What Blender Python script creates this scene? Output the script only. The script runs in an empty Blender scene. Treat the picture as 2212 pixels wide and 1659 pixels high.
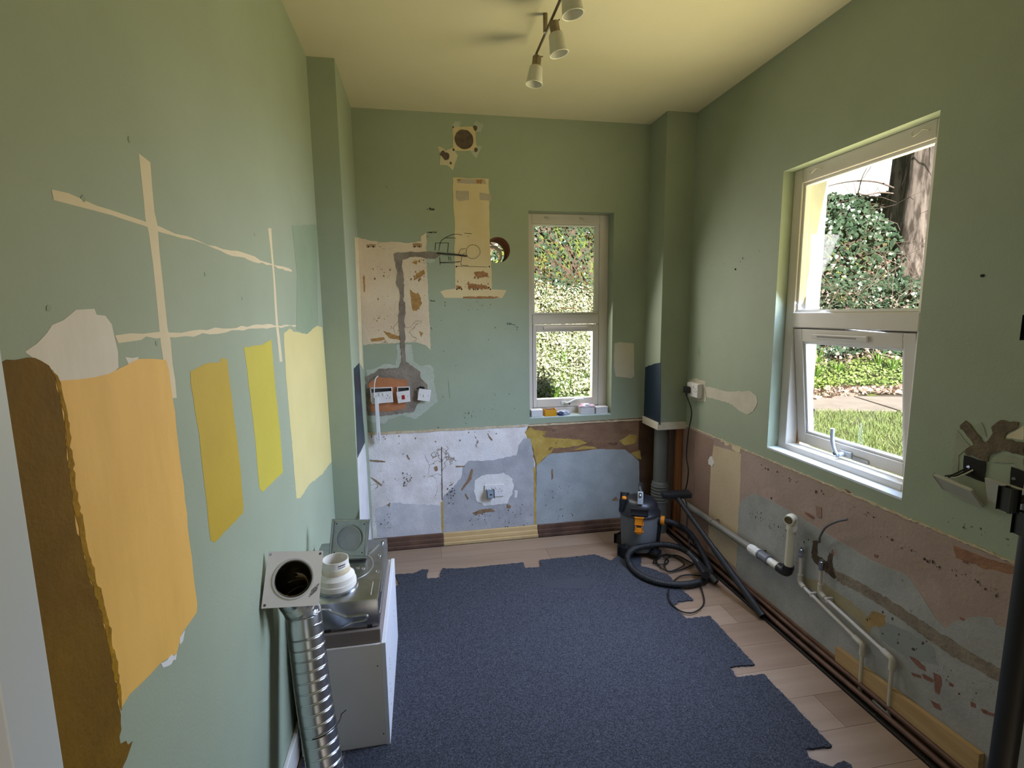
import bpy, bmesh, math, random
import numpy as np
from mathutils import Vector, Matrix
from mathutils.geometry import tessellate_polygon

scene = bpy.context.scene
COL = scene.collection
random.seed(7)

# ---------------------------------------------------------------- room dimensions (metres)
XL, XC, XR1, XR = -0.5738, -0.4230, 1.8093, 2.0414
YB, YC, YP, YF = 3.8976, 3.2018, 3.6289, -1.3
H, DADO = 3.2461, 0.92
WY0, WY1, WZ0, WZ1 = 1.7870, 2.6678, 0.9849, 2.5861      # window in the right wall
BX0, BX1, BZ0, BZ1 = 0.8367, 1.5210, 0.9746, 2.5828      # window in the back wall
WALL = 0.29
GZ = 0.2                                                    # garden level

# ---------------------------------------------------------------- camera
cd = bpy.data.cameras.new('camera')
cam = bpy.data.objects.new('camera', cd)
COL.objects.link(cam)
cd.sensor_fit = 'HORIZONTAL'
cd.sensor_width = 36.0
cd.lens = 36.0 * 1094.18 / 2212.0
cd.clip_start = 0.02
cd.clip_end = 200
_F, _R, _U = Vector((0.173818, 0.974921, -0.138987)), Vector((0.984128, -0.177091, -0.011447)), Vector((0.035773, 0.134791, 0.990228))
cam.matrix_world = Matrix(((_R.x, _U.x, -_F.x, 0), (_R.y, _U.y, -_F.y, 0), (_R.z, _U.z, -_F.z, 1.8158), (0, 0, 0, 1)))
scene.camera = cam

# ---------------------------------------------------------------- sky, sun, added fill lamps, exposure
world = bpy.data.worlds.new('sky')
scene.world = world
world.use_nodes = True
_n = world.node_tree.nodes
_n.clear()
_o = _n.new('ShaderNodeOutputWorld')
_b = _n.new('ShaderNodeBackground')
_s = _n.new('ShaderNodeTexSky')
_s.sky_type = 'HOSEK_WILKIE'
_s.sun_direction = Vector((0.12, -1.0, 0.8)).normalized()
_s.turbidity = 3.5
_b.inputs['Strength'].default_value = 1.1
world.node_tree.links.new(_s.outputs['Color'], _b.inputs['Color'])
world.node_tree.links.new(_b.outputs['Background'], _o.inputs['Surface'])

def lamp(name, kind, loc, aim, energy, color, size=None, size_y=None, spread=180):
    l = bpy.data.lights.new(name, kind)
    l.energy = energy
    l.color = color
    if kind == 'AREA':
        l.shape = 'RECTANGLE'
        l.size, l.size_y = size, size_y
        l.spread = math.radians(spread)
    o = bpy.data.objects.new(name, l)
    COL.objects.link(o)
    o.location = loc
    o.rotation_euler = (Vector(aim) - Vector(loc)).to_track_quat('-Z', 'Y').to_euler()
    return o

_sun = lamp('sun', 'SUN', (2.4, -8, 8), (2.4 - 0.12 * 10, 2, 0), 13, (1.0, 0.95, 0.88))
_sun.data.angle = math.radians(0.6)
_wz, _wy = (WZ0 + WZ1) / 2, (WY0 + WY1) / 2
# added fill lamps topping up window daylight, bluish sky and yellow lawn bounce
_fills = [
 lamp('window_fill_sky', 'AREA', (XR + 0.055, _wy, _wz), (XR - 1.0, _wy + .25, _wz - 0.95), 60, (0.53, 0.67, 1.0), 0.78, 1.45, 115),
 lamp('window_fill_lawn', 'AREA', (XR + 0.055, _wy, _wz), (XR - 1.0, _wy, _wz + 0.85), 21, (1.0, 0.87, 0.48), 0.78, 1.45, 140),
 lamp('small_window_fill', 'AREA', ((BX0 + BX1) / 2, YB + 0.095, _wz), ((BX0 + BX1) / 2, YB - 1.0, _wz - 0.55), 15, (1.0, 0.96, 0.95), 0.5, 1.4, 160),
 lamp('doorway_fill', 'AREA', (0.75, YF + 0.12, 1.75), (0.75, 2.5, 1.3), 1.0, (1.0, 0.88, 0.74), 1.2, 2.3, 150),  # warm fill added behind the camera, standing for no known lamp
]
for _l in _fills:
    _l.visible_camera = False

vs = scene.view_settings
vs.view_transform = 'Standard'
vs.look = 'None'
vs.exposure = 0.2
vs.gamma = 1.0
vs.use_curve_mapping = False

# ---------------------------------------------------------------- materials
def lin(c):
    if isinstance(c, str):
        c = tuple(int(c[i:i + 2], 16) / 255 for i in (0, 2, 4))
    return tuple((v / 12.92 if v <= 0.04045 else ((v + 0.055) / 1.055) ** 2.4) for v in c) + (1.0,)

MATS = {}
def mat(name, c1, c2=None, scale=6.0, rough=0.6, metal=0.0, bump=0.0, bscale=60.0, spots=None, sscale=18.0, sth=0.66,
        stretch=(1, 1, 1), detail=6.0, spec=0.5, coat=0.0, crack=None, lo=0.35, hi=0.65, trans=0.0, spots2=None, s2scale=4.0, s2th=.6):
    """procedural principled material: two-tone noise, optional blotches, cracks and bump"""
    if name in MATS:
        return MATS[name]
    m = bpy.data.materials.new(name)
    m.use_nodes = True
    nt = m.node_tree
    N, L = nt.nodes, nt.links
    P = N['Principled BSDF']
    P.inputs['Roughness'].default_value = rough
    P.inputs['Metallic'].default_value = metal
    P.inputs['Specular IOR Level'].default_value = spec
    P.inputs['Coat Weight'].default_value = coat
    P.inputs['Transmission Weight'].default_value = trans
    P.inputs['Base Color'].default_value = lin(c1)
    tc = N.new('ShaderNodeTexCoord')
    mp = N.new('ShaderNodeMapping')
    mp.inputs['Scale'].default_value = stretch
    L.new(tc.outputs['Object'], mp.inputs['Vector'])
    col = None
    def noise(sc, det=detail, r=0.6):
        t = N.new('ShaderNodeTexNoise')
        t.inputs['Scale'].default_value = sc
        t.inputs['Detail'].default_value = det
        t.inputs['Roughness'].default_value = r
        L.new(mp.outputs['Vector'], t.inputs['Vector'])
        return t.outputs['Fac']
    def ramp(sock, a, b):
        r = N.new('ShaderNodeMapRange')
        r.inputs['From Min'].default_value = a
        r.inputs['From Max'].default_value = b
        L.new(sock, r.inputs['Value'])
        return r.outputs['Result']
    def mix(f, a, b):
        x = N.new('ShaderNodeMix')
        x.data_type = 'RGBA'
        L.new(f, x.inputs['Factor'])
        for s, v in ((x.inputs['A'], a), (x.inputs['B'], b)):
            if isinstance(v, tuple):
                s.default_value = v
            else:
                L.new(v, s)
        return x.outputs['Result']
    if c2 is not None:
        col = mix(ramp(noise(scale), lo, hi), lin(c1), lin(c2))
    for sc_, ss, th, wd in ((spots, sscale, sth, .035), (spots2, s2scale, s2th, .14)):
        if sc_ is not None:
            col = mix(ramp(noise(ss, 9.0, 0.7), th, th + wd), col if col is not None else lin(c1), lin(sc_))
    if crack is not None:
        v = N.new('ShaderNodeTexVoronoi')
        v.feature = 'DISTANCE_TO_EDGE'
        v.inputs['Scale'].default_value = crack[1]
        wob = N.new('ShaderNodeTexNoise')
        wob.inputs['Scale'].default_value = 7.0
        wob.inputs['Detail'].default_value = 5.0
        L.new(mp.outputs['Vector'], wob.inputs['Vector'])
        ad = N.new('ShaderNodeVectorMath')
        ad.operation = 'MULTIPLY_ADD'
        L.new(wob.outputs['Color'], ad.inputs[0])
        ad.inputs[1].default_value = (0.25, 0.25, 0.25)
        L.new(mp.outputs['Vector'], ad.inputs[2])
        L.new(ad.outputs['Vector'], v.inputs['Vector'])
        line = ramp(v.outputs['Distance'], crack[2], 0.0)
        mm = N.new('ShaderNodeMath')
        mm.operation = 'MULTIPLY'
        L.new(line, mm.inputs[0])
        L.new(ramp(noise(3.3), 0.53, 0.6), mm.inputs[1])
        col = mix(mm.outputs['Value'], col if col is not None else lin(c1), lin(crack[0]))
    if col is not None:
        L.new(col, P.inputs['Base Color'])
    if bump:
        b = N.new('ShaderNodeBump')
        b.inputs['Strength'].default_value = bump
        b.inputs['Distance'].default_value = 0.01
        L.new(noise(bscale, 4.0), b.inputs['Height'])
        L.new(b.outputs['Normal'], P.inputs['Normal'])
    MATS[name] = m
    return m

def glass_mat():
    m = bpy.data.materials.new('window_glass')
    m.use_nodes = True
    N, L = m.node_tree.nodes, m.node_tree.links
    N.clear()
    o = N.new('ShaderNodeOutputMaterial')
    t = N.new('ShaderNodeBsdfTransparent')
    t.inputs['Color'].default_value = (0.93, 0.95, 0.94, 1)
    g = N.new('ShaderNodeBsdfGlossy')
    g.inputs['Roughness'].default_value = 0.02
    x = N.new('ShaderNodeMixShader')
    x.inputs['Fac'].default_value = 0.05
    L.new(t.outputs[0], x.inputs[1])
    L.new(g.outputs[0], x.inputs[2])
    L.new(x.outputs[0], o.inputs['Surface'])
    return m

def leaf_mat(name, a, b, rough=0.45):
    m = mat(name, a, b, scale=9.0, rough=rough, lo=.3, hi=.7)
    return m

GREEN = mat('sage_wall_paint', '949d86', '9aa38c', scale=2.2, rough=0.62, bump=0.10, bscale=120, spec=.35)
CEIL = mat('ceiling_paint', 'cbc3a2', 'd0c8a8', scale=1.5, rough=0.8, bump=0.05, bscale=90)
CREAM = mat('cream_old_paint', 'd8cba6', 'cdbd96', scale=14, rough=0.7, bump=0.15, bscale=90)
WHITEPL = mat('white_filler', 'e4e1dd', 'd6d2cc', scale=9, rough=0.85, bump=0.25, bscale=70)
GREYPL = mat('grey_mortar', '8f8375', '75695d', scale=12, rough=0.95, bump=0.7, bscale=55)
BROWNPL = mat('brown_mortar', '6b5b4c', '54463b', scale=20, rough=0.95, bump=0.9, bscale=60)
PVC = mat('white_pvc', 'e3dfd6', rough=0.35)
UPVC = mat('window_upvc', 'd5ccc0', 'cfc6ba', scale=3, rough=0.38)
BLACK = mat('black_plastic', '17171a', rough=0.42)
BLACKR = mat('black_rubber', '151517', rough=0.6)
DARKHOLE = mat('dark_cavity', '16120f', rough=0.9)
CHROME = mat('chrome', 'c9c9cc', rough=0.18, metal=1.0)
GALV = mat('galvanised_steel', 'b9bcbf', 'a3a7ab', scale=16, rough=0.3, metal=1.0, bump=0.04, bscale=14)
ALU = mat('aluminium_foil', 'd6d8dc', 'c6c9ce', scale=10, rough=0.27, metal=1.0)
GLASS = glass_mat()

# ---------------------------------------------------------------- geometry helpers
def wloc(o):
    v = Vector((0, 0, 0))
    while o is not None:
        v += o.location
        o = o.parent
    return v

def finish(name, bm, m, parent=None, smooth=False, angle=40, loc=None, recalc=True):
    """link a bmesh given in world coordinates as one mesh object; its origin follows its parent (or loc)"""
    if recalc:
        bmesh.ops.recalc_face_normals(bm, faces=bm.faces)
    me = bpy.data.meshes.new(name)
    base = wloc(parent) if parent is not None else (Vector(loc) if loc is not None else None)
    if base is None:
        base = Vector((0, 0, 0))
    if base.length:
        bmesh.ops.translate(bm, verts=bm.verts, vec=-base)
    bm.to_mesh(me)
    bm.free()
    for mm in (m if isinstance(m, (list, tuple)) else [m]):
        me.materials.append(mm)
    o = bpy.data.objects.new(name, me)
    COL.objects.link(o)
    if parent is not None:
        o.parent = parent
    elif loc is not None:
        o.location = loc
    if smooth:
        me.polygons.foreach_set('use_smooth', [True] * len(me.polygons))
        try:
            me.set_sharp_from_angle(angle=math.radians(angle))
        except Exception:
            pass
    return o

def tag(o, label, cat=None, group=None, kind=None):
    o['label'] = label
    if cat: o['category'] = cat
    if group: o['group'] = group
    if kind: o['kind'] = kind
    return o

def thing(name, label, cat, loc, group=None, kind=None):
    o = bpy.data.objects.new(name, None)
    o.empty_display_size = 0.05
    COL.objects.link(o)
    o.location = loc
    return tag(o, label, cat, group, kind)

def solo(name, bm, m, label, cat, group=None, smooth=False, kind=None, angle=40):
    xs = [v.co for v in bm.verts]
    lo = [min(v[i] for v in xs) for i in range(3)]
    hi = [max(v[i] for v in xs) for i in range(3)]
    o = finish(name, bm, m, None, smooth, angle, loc=((lo[0] + hi[0]) / 2, (lo[1] + hi[1]) / 2, lo[2]))
    return tag(o, label, cat, group, kind)

def B():
    return bmesh.new()

def box(bm, x0, x1, y0, y1, z0, z1, bev=0.0):
    r = bmesh.ops.create_cube(bm, size=1.0)
    vs_ = r['verts']
    for v in vs_:
        v.co = Vector((x0 if v.co.x < 0 else x1, y0 if v.co.y < 0 else y1, z0 if v.co.z < 0 else z1))
    if bev:
        es = {e for v in vs_ for e in v.link_edges}
        bmesh.ops.bevel(bm, geom=list(es), offset=bev, segments=2, affect='EDGES', profile=0.5)
    return bm

def obox(bm, c, ax, ay, az, hx, hy, hz, bev=0.0):
    """oriented box: centre c, unit axes, half sizes"""
    c, ax, ay, az = Vector(c), Vector(ax).normalized(), Vector(ay).normalized(), Vector(az).normalized()
    r = bmesh.ops.create_cube(bm, size=2.0)
    vs_ = r['verts']
    for v in vs_:
        p = v.co.copy()
        v.co = c + ax * p.x * hx + ay * p.y * hy + az * p.z * hz
    if bev:
        es = {e for v in vs_ for e in v.link_edges}
        bmesh.ops.bevel(bm, geom=list(es), offset=bev, segments=2, affect='EDGES', profile=0.5)
    return bm

def frame_of(d):
    d = Vector(d).normalized()
    a = Vector((0, 0, 1)) if abs(d.z) < 0.9 else Vector((1, 0, 0))
    u = d.cross(a).normalized()
    return d, u, u.cross(d).normalized()

def rings(bm, cs, us, vs_, rs, seg, cap0=True, cap1=True):
    R = []
    for c, u, v, r in zip(cs, us, vs_, rs):
        R.append([bm.verts.new(c + (u * math.cos(2 * math.pi * k / seg) + v * math.sin(2 * math.pi * k / seg)) * r) for k in range(seg)])
    for a, b in zip(R, R[1:]):
        for k in range(seg):
            bm.faces.new((a[k], a[(k + 1) % seg], b[(k + 1) % seg], b[k]))
    if cap0: bm.faces.new(R[0][::-1])
    if cap1: bm.faces.new(R[-1])
    return R

def lathe(bm, origin, axis, prof, seg=24, cap0=True, cap1=True):
    """profile [(distance along axis, radius)]"""
    d, u, v = frame_of(axis)
    o = Vector(origin)
    rings(bm, [o + d * t for t, r in prof], [u] * len(prof), [v] * len(prof), [r for t, r in prof], seg, cap0, cap1)
    return bm

def cyl(bm, a, b, r, seg=16, r2=None):
    a, b = Vector(a), Vector(b)
    return lathe(bm, a, b - a, [(0, r), ((b - a).length, r if r2 is None else r2)], seg)

def smooth_path(pts, n=8):
    P = [Vector(p) for p in pts]
    if len(P) < 3:
        return P
    Q = [2 * P[0] - P[1]] + P + [2 * P[-1] - P[-2]]
    out = []
    for i in range(1, len(Q) - 2):
        a, b, c, d = Q[i - 1], Q[i], Q[i + 1], Q[i + 2]
        for k in range(n):
            t = k / n
            out.append(0.5 * ((2 * b) + (c - a) * t + (2 * a - 5 * b + 4 * c - d) * t * t + (3 * b - a - 3 * c + d) * t ** 3))
    out.append(P[-1])
    return out

def tube(bm, pts, r, seg=10, n=8, cap=True, straight=False, rfun=None):
    P = [Vector(p) for p in pts] if straight else smooth_path(pts, n)
    T = []
    for i in range(len(P)):
        a, b = P[max(0, i - 1)], P[min(len(P) - 1, i + 1)]
        T.append((b - a).normalized())
    d, u, v = frame_of(T[0])
    us, vv = [], []
    for t in T:
        u = (u - t * u.dot(t)).normalized()
        us.append(u.copy())
        vv.append(t.cross(u).normalized())
    rs = [r if rfun is None else rfun(i, len(P)) for i in range(len(P))]
    rings(bm, P, us, vv, rs, seg, cap, cap)
    return bm

PL = {  # planes: axis, position, direction into the room
    'back': ('Y', YB, -1), 'left': ('X', XL, 1), 'right': ('X', XR, -1), 'floor': ('Z', 0.0, 1), 'ceiling': ('Z', H, -1),
    'colf': ('Y', YC, -1), 'cols': ('X', XC, 1), 'piers': ('X', XR1, -1), 'pierf': ('Y', YP, -1)}

def at(plane, p, t=0.0):
    ax, pos, s = PL[plane]
    w = pos + s * t
    return Vector((w, p[0], p[1])) if ax == 'X' else Vector((p[0], w, p[1])) if ax == 'Y' else Vector((p[0], p[1], w))

def ragged(pts, rag, step, rnd, closed=True):
    out = []
    n = len(pts)
    for i in range(n if closed else n - 1):
        a, b = pts[i], pts[(i + 1) % n]
        L_ = math.hypot(b[0] - a[0], b[1] - a[1])
        k = max(1, int(L_ / step))
        for j in range(k):
            t = j / k
            q = rag if j else rag * 0.4
            out.append((a[0] + (b[0] - a[0]) * t + rnd.uniform(-q, q), a[1] + (b[1] - a[1]) * t + rnd.uniform(-q, q)))
    if not closed:
        out.append(pts[-1])
    return out

def polyslab(bm, plane, pts, t0, t1):
    """prism over an outline lying in a wall, faces wound outwards"""
    ax, pos, sgn = PL[plane]
    area = sum(p[0] * q[1] - q[0] * p[1] for p, q in zip(pts, pts[1:] + pts[:1]))
    flip = (area > 0) != ((sgn > 0) == (ax != 'Y'))
    if flip:
        pts = pts[::-1]
    f = [bm.verts.new(at(plane, p, t1)) for p in pts]
    b = [bm.verts.new(at(plane, p, t0)) for p in pts]
    n = len(pts)
    nrm = at(plane, (0, 0), 1) - at(plane, (0, 0), 0)
    for tri in tessellate_polygon([[Vector((p[0], p[1], 0)) for p in pts]]):
        q = [f[i] for i in tri]
        if (q[1].co - q[0].co).cross(q[2].co - q[0].co).dot(nrm) < 0:
            q.reverse()
        bm.faces.new(q)
    for i in range(n):
        bm.faces.new((f[i], b[i], b[(i + 1) % n], f[(i + 1) % n]))

SEED = [1]
def patch(name, plane, pts, t, m, parent, rag=0.003, step=0.018, label=None, t0=0.0):
    """a coat of paint or plaster with an uneven edge, standing proud of its wall by t"""
    SEED[0] += 1
    t += (SEED[0] % 60) * 5e-6
    rnd = random.Random(SEED[0])
    bm = B()
    polyslab(bm, plane, ragged(pts, rag, step, rnd) if rag else pts, t0, t)
    o = finish(name, bm, m, parent, recalc=False)
    if label: o['label'] = label
    return o

def strokes(name, plane, lines, w, t, m, parent, label=None):
    """pen lines: narrow ribbons lying on a wall"""
    bm = B()
    for pts in lines:
        P = [at(plane, p, t) for p in pts]
        for a, b in zip(P, P[1:]):
            d = (b - a)
            if d.length < 1e-6: continue
            nrm = at(plane, (0, 0), 1) - at(plane, (0, 0), 0)
            sd = d.normalized().cross(nrm) * w / 2
            q = [bm.verts.new(x) for x in (a + sd, b + sd, b - sd, a - sd)]
            bm.faces.new(q)
            q2 = [bm.verts.new(x - nrm * (t * 0.9)) for x in (a + sd, b + sd, b - sd, a - sd)]
            for i in range(4):
                bm.faces.new((q[i], q2[i], q2[(i + 1) % 4], q[(i + 1) % 4]))
    o = finish(name, bm, m, parent)
    if label: o['label'] = label
    return o

def blob(cx, cy, rx, ry, n=9, seed=1, jit=0.25):
    r = random.Random(seed)
    return [(cx + rx * math.cos(2 * math.pi * k / n) * (1 + r.uniform(-jit, jit)), cy + ry * math.sin(2 * math.pi * k / n) * (1 + r.uniform(-jit, jit))) for k in range(n)]

def wall_mesh(plane, u0, u1, v0, v1, holes, thick):
    """a wall slab with rectangular openings; u,v lie in the wall, thickness goes outwards"""
    bm = B()
    us = sorted({u0, u1} | {h[0] for h in holes} | {h[1] for h in holes})
    vv = sorted({v0, v1} | {h[2] for h in holes} | {h[3] for h in holes})
    def solid(i, j):
        if not (0 <= i < len(us) - 1 and 0 <= j < len(vv) - 1): return False
        cu, cv = (us[i] + us[i + 1]) / 2, (vv[j] + vv[j + 1]) / 2
        return not any(h[0] < cu < h[1] and h[2] < cv < h[3] for h in holes)
    cache = {}
    def V(i, j, s):
        k = (i, j, s)
        if k not in cache:
            cache[k] = bm.verts.new(at(plane, (us[i], vv[j]), -thick * s))
        return cache[k]
    for i in range(len(us) - 1):
        for j in range(len(vv) - 1):
            if not solid(i, j): continue
            bm.faces.new([V(i, j, 0), V(i + 1, j, 0), V(i + 1, j + 1, 0), V(i, j + 1, 0)])
            bm.faces.new([V(i, j, 1), V(i, j + 1, 1), V(i + 1, j + 1, 1), V(i + 1, j, 1)])
            for (a, b, ni, nj) in (((i, j), (i + 1, j), i, j - 1), ((i + 1, j), (i + 1, j + 1), i + 1, j), ((i + 1, j + 1), (i, j + 1), i, j + 1), ((i, j + 1), (i, j), i - 1, j)):
                if not solid(ni, nj):
                    bm.faces.new([V(*a, 0), V(*a, 1), V(*b, 1), V(*b, 0)])
    return bm

# ================================================================ SETTING
def struct(name, bm, m, label, cat, smooth=False):
    o = finish(name, bm, m, None, smooth)
    return tag(o, label, cat, None, 'structure')

# ---- floor: screed under loose-laid laminate planks
SCREED = mat('dirty_screed', '3c3128', '241c17', scale=9, rough=0.95, bump=0.6, bscale=40, spots='6a5a48', sscale=14, sth=.62)
bm = B(); box(bm, XL - WALL, XR + WALL, YF - .2, YB + WALL, -0.25, -0.012)
floor = struct('floor', bm, SCREED, 'beige oak laminate floor showing around the blue carpet', 'floor')
LAMS = [mat('laminate_oak_%s' % k, a, b, scale=3.0, rough=0.42, stretch=(0.35, 5, 1), bump=0.03, bscale=40, detail=8,
            spots='6b5548', sscale=2.6, sth=.68) for k, a, b in (('a', '947b66', '886f5a'), ('b', '8e7560', '816853'), ('c', '9b836e', '8f7661'))]
rnd = random.Random(3)
LX0, LX1 = XL + 0.02, XR - 0.105
y = 3.815
row = 0
while y > -0.6:
    y0 = max(y - 0.192, -0.6)
    x = LX0
    first = True
    cuts = []
    xx = LX0 + (0.35, 1.15, 0.75, 0.1)[row % 4] + 0.3
    while xx < LX1 - .15:
        cuts.append(xx); xx += 1.28
    xs_ = [LX0] + cuts + [LX1]
    for a, b in zip(xs_, xs_[1:]):
        bm = B(); box(bm, a + .0008, b - .0008, y0 + .0008, y - .0008, -0.012, 0.0)
        finish('plank', bm, LAMS[rnd.randrange(3)], floor)
    y = y0
    row += 1

# ---- ceiling
bm = B(); box(bm, XL - WALL, XR + WALL, YF - .2, YB + WALL, H, H + 0.3)
ceiling = struct('ceiling', bm, CEIL, 'cream painted ceiling', 'ceiling')
bm = B(); box(bm, XL - WALL - .15, XR + WALL + .12, YF - .4, YB + WALL + .2, H + .3, H + .48)
struct('roof', bm, mat('roof_felt', '4a4744', rough=.9), 'flat roof slab above the cream ceiling', 'roof')

# ---- left wall
bm = wall_mesh('left', YF, YB + WALL, 0, H, [], WALL)
wl = struct('wall_left', bm, GREEN, 'sage green wall covered in tester paint swatches and bare stripes', 'wall')
MUST = mat('mustard_brown_paint', '765610', '6a4c0c', scale=9, spec=.2, rough=0.7, bump=0.35, bscale=60)
MUST2 = mat('mustard_edge_paint', 'a87c14', '85630f', scale=50, spec=.2, rough=0.7, bump=0.5, bscale=60)
ORNG = mat('soft_orange_paint', 'e6b458', 'dcaa50', scale=3, rough=0.6, bump=0.08, bscale=80, stretch=(1, 4, 1))
YEL1 = mat('ochre_yellow_paint', 'b99b20', 'b3951e', scale=4, rough=0.6, bump=.06, bscale=80)
YEL2 = mat('acid_yellow_paint', 'bfb03a', 'b8a936', scale=4, rough=0.6, bump=.06, bscale=80)
PALE = mat('pale_yellow_paint', 'd2c488', 'ccbe82', scale=4, rough=0.6, bump=.06, bscale=80)
GREYW = mat('grey_white_paint', 'd8cdbd', 'd2c7b6', scale=6, rough=0.65, bump=.1, bscale=70, stretch=(1, 4, 1))
STRIPE = mat('bare_cream_stripe', 'd8c8a6', 'd3c2a0', scale=8, rough=0.7, spots='b5a284', sscale=3.4, sth=.7)
NAVY = mat('navy_tester_paint', '14283c', '10202f', scale=5, rough=0.45)
patch('bare_stripe', 'left', [(1.25,2.158),(1.298,2.155),(1.292,2.1),(1.291,2.049),(1.299,2.02),(1.295,1.963),(1.296,1.907),(1.295,1.832),(1.294,1.789),(1.304,1.763),(1.303,1.707),(1.306,1.669),(1.305,1.625),(1.285,1.628),(1.278,1.667),(1.262,1.711),(1.257,1.758),(1.257,1.786),(1.258,1.846),(1.26,1.932),(1.256,1.996),(1.249,2.025),(1.249,2.067),(1.25,2.119)], .0003, STRIPE, wl, .004, .05, 'cream stripe running down the wall')
patch('bare_stripe', 'left', [(0.964,2.02),(1.005,2.023),(1.041,2.022),(1.081,2.017),(1.124,2.02),(1.213,2.019),(1.307,2.019),(1.382,2.015),(1.515,2.015),(1.685,2.016),(1.87,2.024),(2.162,2.02),(2.522,2.023),(2.519,2.013),(2.179,2.013),(1.816,2.005),(1.61,2.01),(1.422,2.009),(1.305,2.006),(1.236,2.009),(1.122,2.009),(1.03,2.007),(0.963,2.004)], .0005, STRIPE, wl, .004, .05, 'long cream stripe sloping under the ceiling lamp side')
patch('bare_stripe', 'left', [(2.186,2.157),(2.232,2.163),(2.227,2.023),(2.23,1.911),(2.226,1.774),(2.249,1.625),(2.207,1.627),(2.192,1.775),(2.204,2.01)], .0003, STRIPE, wl, .004, .05, 'thin cream stripe running down')
patch('bare_stripe', 'left', [(1.087,1.781),(1.188,1.78),(1.256,1.783),(1.309,1.779),(1.415,1.781),(1.628,1.781),(2.016,1.782),(2.527,1.771),(2.535,1.767),(2.113,1.768),(1.758,1.77),(1.534,1.768),(1.328,1.768),(1.289,1.769),(1.239,1.769),(1.2,1.774),(1.18,1.769),(1.094,1.768)], .0005, STRIPE, wl, .004, .05, 'level cream stripe')
patch('paint_swatch', 'left', [(0.858,1.766),(0.885,1.779),(0.911,1.792),(0.923,1.804),(0.951,1.811),(0.986,1.828),(1.034,1.832),(1.039,1.82),(1.066,1.819),(1.08,1.804),(1.083,1.783),(1.089,1.752),(1.088,1.719),(1.053,1.708),(0.97,1.707),(0.912,1.711),(0.91,1.734),(0.882,1.75),(0.86,1.763)], .0004, GREYW, wl, .006, .025, 'grey-white brushed paint block')
patch('paint_swatch', 'left', [(1.114,1.739),(1.161,1.735),(1.151,1.723),(1.123,1.724)], .0003, GREYW, wl, .003, .02, 'small white dab')
patch('paint_swatch', 'left', [(0.913,1.716),(0.971,1.712),(1.054,1.713),(1.117,1.723),(1.16,1.73),(1.216,1.727),(1.274,1.719),(1.28,1.694),(1.283,1.639),(1.289,1.593),(1.288,1.481),(1.292,1.381),(1.292,1.268),(1.296,1.149),(1.299,1.104),(1.29,1.086),(1.211,1.085),(1.177,1.056),(1.109,1.082),(0.996,1.101),(0.957,1.094),(0.945,1.178),(0.935,1.262),(0.924,1.336),(0.915,1.39),(0.909,1.441),(0.904,1.498),(0.903,1.552),(0.906,1.604),(0.908,1.656),(0.905,1.695)], .0007, ORNG, wl, .003, .03, 'soft orange tester swatch')
patch('paint_swatch', 'left', [(0.812,1.755),(0.84,1.757),(0.862,1.76),(0.889,1.752),(0.902,1.743),(0.912,1.722),(0.917,1.693),(0.92,1.654),(0.917,1.601),(0.914,1.548),(0.915,1.494),(0.92,1.436),(0.928,1.374),(0.942,1.326),(0.952,1.251),(0.959,1.174),(0.961,1.1),(0.952,1.034),(0.987,1.009),(0.975,1),(0.949,0.991),(0.939,0.958),(0.783,1.119),(0.783,1.166),(0.786,1.402),(0.788,1.63),(0.79,1.697)], .0010, MUST, wl, .004, .012, 'dark mustard brown tester swatch')
patch('paint_edge', 'left', [(0.902,1.743),(0.912,1.722),(0.917,1.693),(0.92,1.654),(0.917,1.601),(0.914,1.548),(0.915,1.494),(0.92,1.436),(0.928,1.374),(0.942,1.326),(0.952,1.251),(0.959,1.174),(0.961,1.1),(0.967,1.093),(0.971,1.165),(0.965,1.241),(0.956,1.318),(0.944,1.374),(0.933,1.434),(0.928,1.494),(0.926,1.547),(0.927,1.598),(0.929,1.652),(0.925,1.695),(0.917,1.725)], .0013, MUST2, wl, .004, .010, 'bright mustard brush edge')
patch('paint_swatch', 'left', [(1.389,1.679),(1.482,1.69),(1.588,1.685),(1.597,1.696),(1.639,1.687),(1.641,1.65),(1.653,1.541),(1.666,1.397),(1.667,1.215),(1.655,1.199),(1.434,1.205),(1.409,1.22),(1.406,1.36),(1.403,1.512),(1.385,1.646)], .0005, YEL1, wl, .002, .03, 'ochre yellow tester swatch')
patch('paint_swatch', 'left', [(1.797,1.714),(1.997,1.71),(2.113,1.723),(2.115,1.566),(2.136,1.348),(2.132,1.183),(1.861,1.195),(1.831,1.221),(1.829,1.41),(1.811,1.605)], .0005, YEL2, wl, .002, .03, 'acid yellow tester swatch')
patch('paint_swatch', 'left', [(2.303,1.739),(2.403,1.76),(2.491,1.74),(2.719,1.723),(3.012,1.754),(3.174,1.744),(3.203,1.476),(3.241,1.173),(3.216,0.913),(2.873,0.933),(2.563,0.983),(2.383,0.98),(2.31,1.007),(2.305,1.223),(2.286,1.544)], .0005, PALE, wl, .003, .02, 'pale yellow tester swatch')
DKG = mat('darker_sage_dab', '829177', '88977d', scale=5, rough=.6)
patch('paint_dab', 'left', [(2.582,2.229),(3.204,2.341),(3.055,1.766),(2.74,1.72),(2.53,1.75),(2.625,2.008)], .0006, DKG, wl, .004, .03, 'slightly darker green touch-up')
patch('paint_dab', 'left', [(1.109,1.082),(1.177,1.056),(1.171,1.046),(1.136,1.055),(1.118,1.066)], .0008, mat('white_dab', 'd9d6d2', rough=.7), wl, .004, .012)
patch('paint_dab', 'left', [(1.199,1.081),(1.225,1.082),(1.211,1.064),(1.196,1.066)], .0008, MATS['white_dab'], wl, .002, .012)
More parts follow.
